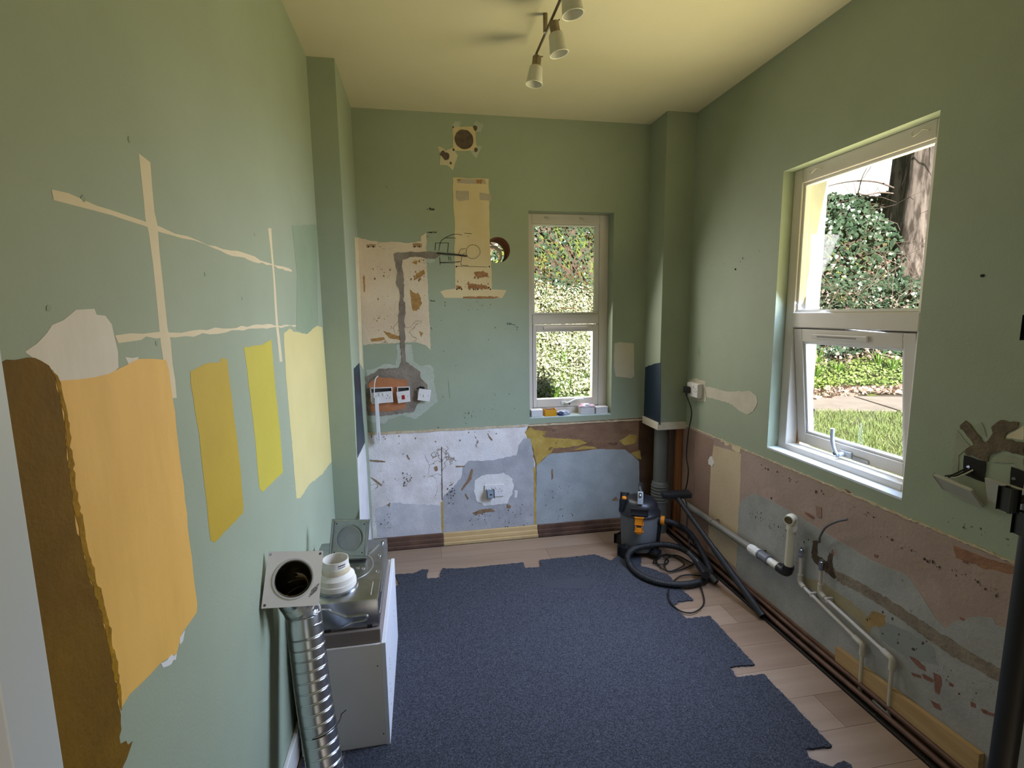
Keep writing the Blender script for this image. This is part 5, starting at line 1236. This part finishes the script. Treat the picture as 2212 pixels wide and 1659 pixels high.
# ---- wet and dry vacuum cleaner
VX, VY = 1.575, 3.425
vac = thing('vacuum_cleaner', 'grey drum vacuum cleaner with black lid and orange latches in the corner', 'vacuum cleaner', (VX, VY, 0))
TANK = mat('grey_drum_plastic', '6b6d70', '636568', scale=4, rough=.5)
LIDM = mat('black_lid_plastic', '25262b', '1f2025', scale=6, rough=.4)
ORA = mat('orange_plastic', 'd9820f', 'd07a0c', scale=6, rough=.4)
b_ = B(); lathe(b_, (VX, VY, .045), (0, 0, 1), [(0, .118), (.012, .128), (.14, .136), (.265, .143), (.275, .143)], 40); drum = finish('drum', b_, TANK, vac, True)
b_ = B(); lathe(b_, (VX, VY, .318), (0, 0, 1), [(0, .146), (.004, .153), (.016, .153), (.022, .148), (.030, .140), (.060, .134), (.085, .128), (.105, .112), (.118, .080), (.122, .0)], 40, True, False); lid = finish('lid', b_, LIDM, vac, True)
tc = Vector((-VX, -VY, 0)).normalized(); tr_ = Vector((-tc.y, tc.x, 0)) * 1.0
if tr_.x < 0: tr_ = -tr_
b_ = B()
obox(b_, Vector((VX, VY, .388)) - tr_ * .112, tc, tr_, (0, 0, 1), .075, .020, .034, .014)
finish('motor_housing', b_, LIDM, vac, True)
b_ = B(); obox(b_, Vector((VX, VY, .372)) + tc * .132, tr_, tc, (0, 0, 1), .062, .010, .022, .006); finish('air_grille', b_, mat('darker_plastic', '18181b', rough=.5), vac, True)
b_ = B(); obox(b_, Vector((VX, VY, .350)) + tc * .143, tr_, tc, (0, 0, 1), .050, .008, .0022); finish('vent_slot', b_, mat('vent_black', '08080a', rough=.7), vac)
b_ = B()
hp_ = Vector((VX, VY, 0)) + tr_ * .005
tube(b_, [hp_ + tc * .10 + Vector((0, 0, .425)), hp_ + tc * .085 + Vector((0, 0, .475)), hp_ + tc * .05 + Vector((0, 0, .515)), hp_ - tc * .02 + Vector((0, 0, .525)), hp_ - tc * .08 + Vector((0, 0, .50)), hp_ - tc * .11 + Vector((0, 0, .425))], .016, 10, 5); hdl = finish('carry_handle', b_, LIDM, vac, True)
b_ = B(); obox(b_, hp_ + tc * .112 + Vector((0, 0, .470)), tr_, Vector((0, 0, 1)) * 1.0 + tc * -.35, tc, .020, .045, .006, .004); finish('switch_panel', b_, mat('pale_grey_panel_plastic', '9b9ea2', rough=.4), vac, True)
b_ = B(); obox(b_, hp_ + tc * .113 + Vector((0, 0, .492)), tr_, Vector((0, 0, 1)) + tc * -.35, tc, .010, .014, .008, .003); swp = finish('power_switch', b_, BLACK, vac)
b_ = B(); obox(b_, hp_ + tc * .120 + Vector((0, 0, .494)), tr_, Vector((0, 0, 1)) + tc * -.35, tc, .005, .007, .003); finish('switch_mark', b_, PVC, swp)
b_ = B(); lathe(b_, Vector((VX, VY, .420)) - tr_ * .112 + tc * .03, (0, 0, 1), [(0, .020), (.016, .018), (.022, .012), (.024, 0)], 16, True, False); finish('float_cap', b_, ORA, vac, True)['label'] = 'orange cap on the lid'
def latch(dirv, sc=1.0):
    d = Vector(dirv).normalized(); s = Vector((-d.y, d.x, 0))
    b_ = B()
    obox(b_, Vector((VX, VY, .312)) + d * .155, s, d, (0, 0, 1), .029, .011, .026, .005)
    obox(b_, Vector((VX, VY, .262)) + d * .153, s, d, (0, 0, 1), .027, .009, .030, .006)
    lathe(b_, Vector((VX, VY, .236)) + d * .144, d, [(0, .027), (.017, .027), (.020, .022)], 20)
    o = finish('latch', b_, ORA, vac, True)
    b_ = B(); obox(b_, Vector((VX, VY, .272)) + d * .1625, s, d, (0, 0, 1), .016, .0008, .007); finish('label_plate', b_, mat('label_dark', '4a2c10', rough=.6), o)
    b_ = B()
    for k in (-1, 1):
        obox(b_, Vector((VX, VY, .268)) + d * .1628 + s * .021 * k, s, d, (0, 0, 1), .0015, .0006, .006)
    finish('white_mark', b_, PVC, o)
latch(tc); latch(-tc)
pr = (tr_ * 1.0 + tc * .12).normalized()
b_ = B(); lathe(b_, Vector((VX, VY, .275)) + pr * .135, pr, [(0, .036), (.022, .036)], 24); finish('inlet_collar', b_, BLACK, vac, True)
b_ = B(); lathe(b_, Vector((VX, VY, .275)) + pr * .157, pr, [(0, .034), (.026, .034), (.028, .030)], 24); finish('inlet_ring', b_, ORA, vac, True)['label'] = 'orange inlet ring'
for k in range(4):
    d = Vector((math.cos(math.radians(45 + 90 * k - 15)), math.sin(math.radians(45 + 90 * k - 15)), 0))
    b_ = B(); c_ = Vector((VX, VY, .055)) + d * .145
    obox(b_, c_, d, (-d.y, d.x, 0), (0, 0, 1), .042, .038, .020, .018); ft = finish('caster_arm', b_, BLACK, vac, True)
    s = Vector((-d.y, d.x, 0))
    b_ = B(); lathe(b_, c_ + d * .01 - s * .010 + Vector((0, 0, -.029)), s, [(0, .024), (.020, .024)], 18); finish('caster_wheel', b_, BLACKR, ft, True)
    b_ = B(); lathe(b_, c_ + Vector((0, 0, .022)), (0, 0, 1), [(0, .018), (.010, .015), (.011, 0)], 16, True, False); finish('caster_cap', b_, LIDM, ft, True)
b_ = B(); cyl(b_, Vector((VX, VY, .06)) + tr_ * .13 + tc * .02, Vector((VX, VY, .26)) + tr_ * .145 + tc * .02, .020, 12); finish('tool_holder', b_, BLACK, vac, True)

# hose loop lying in front of the vacuum
hz = .026
HP = [Vector((VX, VY, .275)) + pr * .185, Vector((VX, VY, .262)) + pr * .26, Vector((1.90, 3.27, .19)), Vector((1.945, 3.20, .10))]
HP += [Vector(p) for p in [(1.923,3.023,0.03),(1.846,2.925,0.03),(1.724,2.877,0.03),(1.596,2.885,0.03),(1.48,2.949,0.03),(1.415,3.061,0.03),(1.406,3.181,0.03)]]
HP += [Vector(p) for p in [(1.407,3.234,0.07)]] + [Vector(p) for p in [(1.468,3.263,0.11),(1.608,3.295,0.11),(1.728,3.278,0.11)]] + [Vector(p) for p in [(1.832,3.23,0.09),(1.844,3.091,0.09),(1.814,2.956,0.09)]]
hose = thing('vacuum_hose', 'thick black vacuum hose looped on the carpet before the vacuum', 'hose', (1.65, 3.1, 0))
Qh = smooth_path(HP, 40)
b_ = B(); tube(b_, Qh, .0225, 14, straight=True, rfun=lambda i, n: .0228 if i % 4 < 2 else .0208); finish('hose', b_, BLACKR, hose, True, 80)
e0 = HP[-1]; dvv = (HP[-1] - HP[-2]).normalized()
b_ = B(); tube(b_, [e0 - dvv * .02, e0 + dvv * .05, e0 + dvv * .10], .027, 14, 4); finish('hose_cuff', b_, BLACK, hose, True)

wand = thing('vacuum_wand', 'black vacuum wand with a floor head leaning against the waste pipe', 'vacuum wand', (1.93, 2.47, 0))
wtop, wbot = Vector((1.815, 3.325, .462)), Vector([(1.93,2.482,0.026)][0])
b_ = B(); cyl(b_, wtop, wtop.lerp(wbot, .52), .0165, 16); finish('upper_tube', b_, BLACK, wand, True)
b_ = B(); cyl(b_, wtop.lerp(wbot, .50), wbot, .0195, 16, .023); lt = finish('lower_tube', b_, BLACKR, wand, True)
dd = (wbot - wtop).normalized()
b_ = B(); lathe(b_, wbot - dd * .001, dd, [(0, .0235), (.010, .0235), (.010, .0195), (.002, .0195)], 18, False, False); finish('tube_mouth', b_, BLACK, wand, True)
b_ = B(); lathe(b_, wbot + dd * .002, dd, [(0, .0195), (.001, .0195)], 16); finish('tube_hollow', b_, DARKHOLE, wand)
b_ = B(); obox(b_, wtop + Vector((0, 0, .012)), (.985, -.17, .02), (.17, .985, 0), (0, 0, 1), .105, .040, .021, .008); fh = finish('floor_head', b_, BLACK, wand, True)
b_ = B(); cyl(b_, wtop + Vector((0, 0, .0)), wtop + dd * .09, .024, 14, .018); finish('swivel_neck', b_, BLACK, wand, True)
tb0, tb1 = Vector((1.80, 3.10, .13)), Vector([(1.879,2.868,0.024)][0])
ex = thing('extension_tube', 'dark extension tube lying on the floor beside the vacuum hose', 'vacuum tube', tuple(tb1))
b_ = B(); cyl(b_, tb0, tb1, .0175, 16, .0195); finish('tube', b_, mat('charcoal_tube', '242427', rough=.4), ex, True)
d2 = (tb1 - tb0).normalized()
b_ = B(); lathe(b_, tb1, d2, [(0, .0165), (.001, .0165)], 14); finish('tube_hollow', b_, DARKHOLE, ex)
b_ = B(); lathe(b_, tb0.lerp(tb1, .25), d2, [(0, .022), (.06, .022), (.065, .018)], 16); finish('tube_collar', b_, BLACK, ex, True)
b_ = B(); lathe(b_, tb1 - d2 * .05, d2, [(0, .0205), (.049, .0205)], 14, False, False); finish('tube_end', b_, mat('worn_tube_end', '4a4846', rough=.5), ex, True)

# ---- black stand close to the camera
PXs, PYs = .943, .602
st = thing('tripod_stand', 'black upright stand pole with clamp knobs close to the camera', 'stand', (PXs, PYs, 0))
b_ = B(); cyl(b_, (PXs, PYs, .02), (PXs, PYs, 1.46), .0175, 18); finish('pole', b_, mat('satin_black_metal', '0d0d0e', rough=.5), st, True)
b_ = B(); cyl(b_, (PXs, PYs, 1.46), (PXs, PYs, 1.95), .0130, 18); finish('upper_pole', b_, MATS['satin_black_metal'], st, True)
lv = Vector((-_R.x, -_R.y, 0)).normalized()
def clamp(z, name, ln):
    b_ = B(); lathe(b_, (PXs, PYs, z - .02), (0, 0, 1), [(0, .019), (.04, .019)], 18); cl = finish(name, b_, BLACK, st, True)
    c_ = Vector((PXs, PYs, z))
    b_ = B(); cyl(b_, c_ + lv * .018, c_ + lv * (ln - .008), .007, 10); obox(b_, c_ + lv * ln, lv, (-lv.y, lv.x, 0), (0, 0, 1), .006, .009, .015, .004); finish('clamp_knob', b_, BLACK, cl, True)
clamp(1.518, 'clamp', .048)
clamp(1.478, 'lower_clamp', .020)
clamp(1.785, 'upper_clamp', .044)
for k in range(3):
    a = math.radians(-60 + 120 * k)
    b_ = B(); cyl(b_, (PXs, PYs, .35), (PXs + .28 * math.cos(a), PYs + .28 * math.sin(a), .012), .010, 10); lg = finish('leg', b_, MATS['satin_black_metal'], st, True)

# ================================================================ THE GARDEN
BLX = np.array([-8, 0, 2.0, 4.5, 8.4, 12.0, 24.0])
BLY = np.array([6.0, 6.6, 7.0, 8.6, 9.6, 8.4, 4.6])
PS = np.array([-50, 0, .6, 2.0, 3.2, 4.0, 4.4, 5.2, 8.0, 40])
PH = np.array([0, 0, .22, 1.0, 1.8, 2.3, 3.6, 4.7, 4.9, 5.2])
def bank_s(x, y):
    return (y - np.interp(x, BLX, BLY)) * .93
def ground_z(x, y):
    s = bank_s(x, y)
    bump_ = .10 * np.sin(x * 2.3 + y * 1.1) * np.sin(y * 2.9 - x * .7) + .06 * np.sin(5.1 * x) * np.cos(4.3 * y)
    return GZ + np.interp(s, PS, PH) + bump_ * np.clip(s, 0, 1.5) / 1.5
def np_mesh(name, V, Fc, m, smooth=False):
    me = bpy.data.meshes.new(name)
    V = np.ascontiguousarray(V, dtype=np.float32)
    nv, k = Fc.shape
    me.vertices.add(len(V)); me.vertices.foreach_set('co', V.ravel())
    me.loops.add(Fc.size); me.loops.foreach_set('vertex_index', Fc.ravel().astype(np.int32))
    me.polygons.add(nv); me.polygons.foreach_set('loop_start', np.arange(0, Fc.size, k, dtype=np.int32))
    try: me.polygons.foreach_set('loop_total', np.full(nv, k, dtype=np.int32))
    except Exception: pass
    me.update(calc_edges=True); me.validate()
    me.materials.append(m)
    o = bpy.data.objects.new(name, me); COL.objects.link(o)
    return o

SOIL = mat('garden_soil', '6b5c50', '544a3c', scale=1.4, rough=.95, bump=.6, bscale=12, spots='6f7a38', sscale=3, sth=.5)
gx, gy = np.arange(-7, 24.01, .25), np.arange(-9, 26.01, .25)
X, Y = np.meshgrid(gx, gy, indexing='ij')
Z = ground_z(X, Y)
idx = np.arange(X.size).reshape(X.shape)
q = np.stack([idx[:-1, :-1], idx[1:, :-1], idx[1:, 1:], idx[:-1, 1:]], -1)
cxm, cym = (X[:-1, :-1] + X[1:, 1:]) / 2, (Y[:-1, :-1] + Y[1:, 1:]) / 2
keep = ~((cxm > XL - WALL - .1) & (cxm < XR + WALL - .1) & (cym > YF - .2) & (cym < YB + WALL - .1))
g = np_mesh('ground', np.stack([X, Y, Z], -1).reshape(-1, 3), q[keep], SOIL)
tag(g, 'garden ground rising to a bank behind the house', 'ground', None, 'structure')

rg = np.random.default_rng(11)
def region(n, xr_, sr_):
    x = rg.uniform(*xr_, n)
    s = rg.uniform(*sr_, n)
    y = np.interp(x, BLX, BLY) + s / .93
    return x, y
def unit(v): return v / np.maximum(1e-9, np.linalg.norm(v, axis=1, keepdims=True))
def normals(x, y, e=.08):
    dx = (ground_z(x + e, y) - ground_z(x - e, y)) / (2 * e)
    dy = (ground_z(x, y + e) - ground_z(x, y - e)) / (2 * e)
    return unit(np.stack([-dx, -dy, np.ones_like(dx)], 1))
LEAF = np.array([(0, 0), (.55, .15), (.42, .55), (0, 1.0), (-.42, .55), (-.55, .15)])
def leaves(name, x, y, lift, size, m, label, cat='ivy', tilt=.7, face=None):
    n = len(x)
    P = np.stack([x, y, ground_z(x, y)], 1)
    N = normals(x, y)
    P = P + N * (rg.uniform(0, 1, (n, 1)) * lift)
    D = N + rg.normal(0, tilt, (n, 3)) + (0 if face is None else np.array(face))
    D = unit(D)
    T = unit(np.cross(D, rg.normal(0, 1, (n, 3))))
    S_ = np.cross(D, T)
    sz = rg.uniform(size[0], size[1], (n, 1))
    V = np.zeros((n, 6, 3))
    for k, (a, b) in enumerate(LEAF):
        V[:, k] = P + S_ * a * sz + T * b * sz + D * (-.18 * sz * abs(a))
    base = np.arange(n)[:, None] * 6
    F1 = np.concatenate([base + np.array([0, 1, 2, 3]), base + np.array([0, 3, 4, 5])])
    o = np_mesh(name, V.reshape(-1, 3), F1, m)
    return tag(o, label, cat, None, 'stuff')
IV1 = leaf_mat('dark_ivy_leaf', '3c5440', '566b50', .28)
IV2 = leaf_mat('sun_glare_leaf', 'cfd2b4', 'a3ac80', .4)  # sunlight and whitish glare put into the leaf colour
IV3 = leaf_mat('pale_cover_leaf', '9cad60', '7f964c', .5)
BRL = leaf_mat('dry_leaf', 'b89c8c', 'cdb8aa', .7)
# right-hand part of the bank, seen by the big window
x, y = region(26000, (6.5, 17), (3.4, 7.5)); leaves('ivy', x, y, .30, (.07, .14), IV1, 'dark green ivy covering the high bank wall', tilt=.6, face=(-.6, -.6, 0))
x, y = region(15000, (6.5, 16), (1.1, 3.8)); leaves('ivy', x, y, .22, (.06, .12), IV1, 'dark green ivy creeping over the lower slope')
x, y = region(7000, (6.5, 16), (.8, 4.2)); leaves('ground_cover', x, y, .20, (.05, .10), BRL, 'pale dry leaves scattered over the slope', 'dry leaves')
x, y = region(15000, (6.0, 15), (-.55, .9)); leaves('ground_cover', x, y, .14, (.035, .07), IV3, 'yellow-green low plants along the path', 'ground cover')
x, y = region(2600, (5.5, 15), (-1.35, -.45)); leaves('leaf_litter', x, y, .05, (.05, .11), BRL, 'pale leaf litter beside the paving', 'leaf litter')
# part of the bank behind the small window
x, y = region(30000, (.3, 6.0), (.4, 3.6)); leaves('shrub_leaves', x, y, .30, (.025, .06), IV2, 'light green shrubs tinted with sun glare on the bank behind the narrow window', 'shrubs')
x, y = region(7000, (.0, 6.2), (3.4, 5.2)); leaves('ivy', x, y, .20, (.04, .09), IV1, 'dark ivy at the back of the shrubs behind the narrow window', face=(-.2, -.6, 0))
x, y = region(3600, (-.2, 6.2), (4.6, 6.4)); leaves('shrub_leaves', x, y, .60, (.05, .10), IV2, 'leaves tinted with sun glare hanging over the dark ivy behind the narrow window', 'shrubs', face=(-.2, -.6, .4))

# grass
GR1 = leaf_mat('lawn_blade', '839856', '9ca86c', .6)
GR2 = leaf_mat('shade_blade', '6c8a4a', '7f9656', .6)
def grass(name, x, y, h, m, label):
    n = len(x)
    P = np.stack([x, y, ground_z(x, y)], 1)
    a = rg.uniform(0, 2 * np.pi, n)
    w = np.stack([np.cos(a), np.sin(a), 0 * a], 1) * rg.uniform(.003, .006, (n, 1))
    hh = rg.uniform(h[0], h[1], (n, 1))
    lean = rg.normal(0, .45, (n, 3)); lean[:, 2] = 1
    tip = P + lean * hh
    V = np.stack([P - w, P + w, tip], 1).reshape(-1, 3)
    F1 = np.arange(n * 3).reshape(n, 3)
    return tag(np_mesh(name, V, F1, m), label, 'grass', None, 'stuff')
def path_uv(x, y):
    vx, vy = x - 6.144, y - 6.975
    return vx * .949 - vy * .314, vx * .314 + vy * .949
x, y = rg.uniform(2.7, 9.5, 90000), rg.uniform(1.2, 8.0, 90000)
u, v = path_uv(x, y)
k = (v < .03) & (v > -4.6) & (rg.random(len(x)) < np.where(np.sin(x * 2.1 + 1) * np.sin(y * 1.7) > .45, .35, 1.0))
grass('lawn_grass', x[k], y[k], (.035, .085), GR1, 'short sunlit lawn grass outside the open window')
x, y = rg.uniform(.4, 4.2, 30000), rg.uniform(4.5, 8.0, 30000)
k = bank_s(x, y) < .8
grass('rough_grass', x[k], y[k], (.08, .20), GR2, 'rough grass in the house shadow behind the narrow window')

# paving
SLAB = mat('paving_slab', 'b1a49b', '9f938b', scale=3, rough=.9, bump=.3, bscale=20, spots='8b8276', sscale=6, sth=.66)
pth = thing('path', 'grey paving path crossing behind the lawn', 'path', (7, 7, GZ), None, 'structure')
dU, dV = Vector((.949, -.314, 0)), Vector((.314, .949, 0))
rr = random.Random(2)
for k in range(-2, 7):
    a = k * 1.25
    b_ = B(); c_ = Vector((6.144, 6.975, GZ + .012 + rr.uniform(-.006, .006))) + dU * (a + .61) + dV * .70
    obox(b_, c_, dU, dV, (0, 0, 1), .600, .69, .03, .008); finish('slab', b_, SLAB, pth)
x, y = rg.uniform(5, 13, 4000), rg.uniform(4.5, 8.6, 4000); u, v = path_uv(x, y)
# strappy plants standing in the border
STR = leaf_mat('strappy_leaf', '6d9a35', '92b552', .45)
def strappy(xc, yc, hgt, n, seed, label='clump of long strappy green leaves in the border behind the paving path', group='strappy plants behind the path'):
    r = random.Random(seed)
    zc = float(ground_z(np.array([xc]), np.array([yc]))[0]) - .03
    V, Fc = [], []
    for _ in range(n):
        a = r.uniform(0, 2 * math.pi); out = r.uniform(.25, .8) * hgt; hh = hgt * r.uniform(.75, 1.1); w = r.uniform(.008, .014)
        sx, sy = -math.sin(a) * w, math.cos(a) * w
        i0 = len(V)
        for j in range(5):
            t = j / 4
            rad = .03 + out * t ** 1.6; z_ = hh * (t * 1.35 - .55 * t ** 2.4)
            k_ = 1 - t * .85
            V.append((xc + math.cos(a) * rad + sx * k_, yc + math.sin(a) * rad + sy * k_, zc + z_))
            V.append((xc + math.cos(a) * rad - sx * k_, yc + math.sin(a) * rad - sy * k_, zc + z_))
        for j in range(4):
            Fc.append((i0 + 2 * j, i0 + 2 * j + 1, i0 + 2 * j + 3, i0 + 2 * j + 2))
    V = np.array(V); V -= np.array([xc, yc, zc])
    o = np_mesh('strappy_plant', V, np.array(Fc), STR)
    o.location = (xc, yc, zc)
    return tag(o, label, 'plant', group)
rs = random.Random(9)
for k in range(22):
    xx = 7.4 + k * .38 + rs.uniform(-.15, .15)
    ss = rs.uniform(.15, 1.5)
    strappy(xx, float(np.interp(xx, BLX, BLY)) + ss / .93, rs.uniform(.35, .6), 34, k)
for k, (xx, ss) in enumerate(((2.35, .7), (2.75, .9), (3.15, .6), (2.5, 1.3), (2.0, .5), (3.3, 1.2))):
    strappy(xx, float(np.interp(xx, BLX, BLY)) + ss / .93, rs.uniform(.35, .5), 30, 50 + k, 'clump of strappy leaves on the bank outside the narrow window', 'strappy plants outside the narrow window')
for k, (xx, ss) in enumerate(((9.8, 2.6), (11.0, 2.9), (12.2, 2.4), (10.5, 3.3))):
    strappy(xx, float(np.interp(xx, BLX, BLY)) + ss / .93, .55, 34, 70 + k, 'clump of strappy leaves high among the ivy on the slope', 'strappy plants among the ivy')

# bare stems
def stems(name, n, xr_, sr_, length, r0, m, label, droop, seed):
    r = random.Random(seed)
    b_ = B()
    for _ in range(n):
        x_ = r.uniform(*xr_); y_ = float(np.interp(x_, BLX, BLY)) + r.uniform(*sr_) / .93
        p = Vector((x_, y_, float(ground_z(np.array([x_]), np.array([y_]))[0])))
        d = Vector((r.gauss(0, .6), -abs(r.gauss(.3, .4)), r.gauss(.5, .5))).normalized()
        P = [p]
        L_ = r.uniform(*length)
        for _j in range(5):
            d = (d + Vector((r.gauss(0, .25), r.gauss(0, .25), r.gauss(-droop, .2)))).normalized()
            P.append(P[-1] + d * L_ / 5)
        tube(b_, P, r0, 4, straight=True, cap=False, rfun=lambda i, n_: r0 * (1 - .14 * i))
    o = finish(name, b_, m, None)
    return tag(o, label, 'stems', None, 'stuff')
STEM = mat('pinkish_stem', 'a58f86', '8d7468', scale=5, rough=.8)
STEM2 = mat('tan_stem', 'b08c5c', '94704a', scale=5, rough=.8)
stems('bare_stems', 620, (6.8, 15), (.8, 5.6), (.6, 1.9), .010, STEM, 'pale bare bramble stems arching over the ivy slope', .12, 3)
stems('bare_stems', 60, (8.5, 11), (4.4, 5.6), (.8, 1.8), .012, STEM2, 'tan dry stems hanging before the dark bank wall', .55, 4)
stems('bare_stems', 420, (.5, 6), (2.8, 5.4), (.7, 1.8), .008, mat('brown_stem', '8a5f44', '6f4a36', scale=5, rough=.8), 'tangled brown stems behind the narrow window', .3, 5)

# tree with fissured bark
tp = [(14.115,12.723,4.385)][0]
tree = thing('tree', 'thick old tree trunk with fissured grey bark beyond the ivy bank', 'tree', (tp[0], tp[1], 4.2))
BARK = mat('fissured_bark', '8e8078', '4d423c', scale=9, rough=.95, bump=1.0, bscale=16, stretch=(1, 1, .12), lo=.42, hi=.58)
b_ = B(); N_ = 40; RG = []
for j in range(14):
    z_ = 2.2 + j * .75
    ring = []
    for k in range(N_):
        a = 2 * math.pi * k / N_
        r0 = (.68 - .010 * j + .5 * math.exp(-j / 2.2)) * (1 + .06 * math.sin(7 * a + j * .3) + .04 * math.sin(13 * a))
        ring.append(b_.verts.new((tp[0] + r0 * math.cos(a), tp[1] + r0 * math.sin(a), z_)))
    RG.append(ring)
for a_, c_ in zip(RG, RG[1:]):
    for k in range(N_):
        b_.faces.new((a_[k], a_[(k + 1) % N_], c_[(k + 1) % N_], c_[k]))
finish('trunk', b_, BARK, tree, True, 80)
r = random.Random(31)
for k in range(14):
    z_ = r.uniform(5, 9); a = r.uniform(-3.6, -1.2)
    p = Vector((tp[0] + .7 * math.cos(a), tp[1] + .7 * math.sin(a), z_)); d = Vector((math.cos(a), math.sin(a), r.uniform(-.3, .4)))
    P = [p]
    for j in range(6):
        d = (d + Vector((r.gauss(0, .35), r.gauss(0, .3), r.gauss(-.05, .25)))).normalized(); P.append(P[-1] + d * .45)
    b_ = B(); tube(b_, P, .03, 5, 4, rfun=lambda i, n_: .028 * (1 - .8 * i / n_)); finish('branch', b_, mat('twig_bark', '94817a', '7a6a62', scale=6, rough=.9), tree, True)

# white boarded house beyond the bank
hp0 = Vector([(19.515,25.222,8.879)][0]); hp1 = Vector([(27.043,23.868,8.791)][0])
hd_ = Vector((hp1.x - hp0.x, hp1.y - hp0.y, 0)); hL = hd_.length; hd_.normalize(); hn = Vector((-hd_.y, hd_.x, 0))
hs = thing('white_house', 'white boarded house wall beyond the ivy bank', 'house', (hp0.x, hp0.y, 5.0))
b_ = B(); obox(b_, (hp0 + hp1) / 2 * 1.0 + hn * .6 + Vector((0, 0, 0)), hd_, hn, (0, 0, 1), hL / 2, .5, 5.5); finish('wall', b_, mat('house_white', 'e2dfdc', rough=.8), hs)
mb = None
for k in range(26):
    z_ = 4.5 + k * .22
    b_ = B(); c_ = Vector(((hp0.x + hp1.x) / 2, (hp0.y + hp1.y) / 2, z_)) + hn * .09
    obox(b_, c_, hd_, (hn + Vector((0, 0, .12))).normalized(), (0, 0, 1), hL / 2, .012, .115); finish('weatherboard', b_, mat('board_white', 'e6e3e0', 'dcd8d4', scale=2, rough=.7), hs)
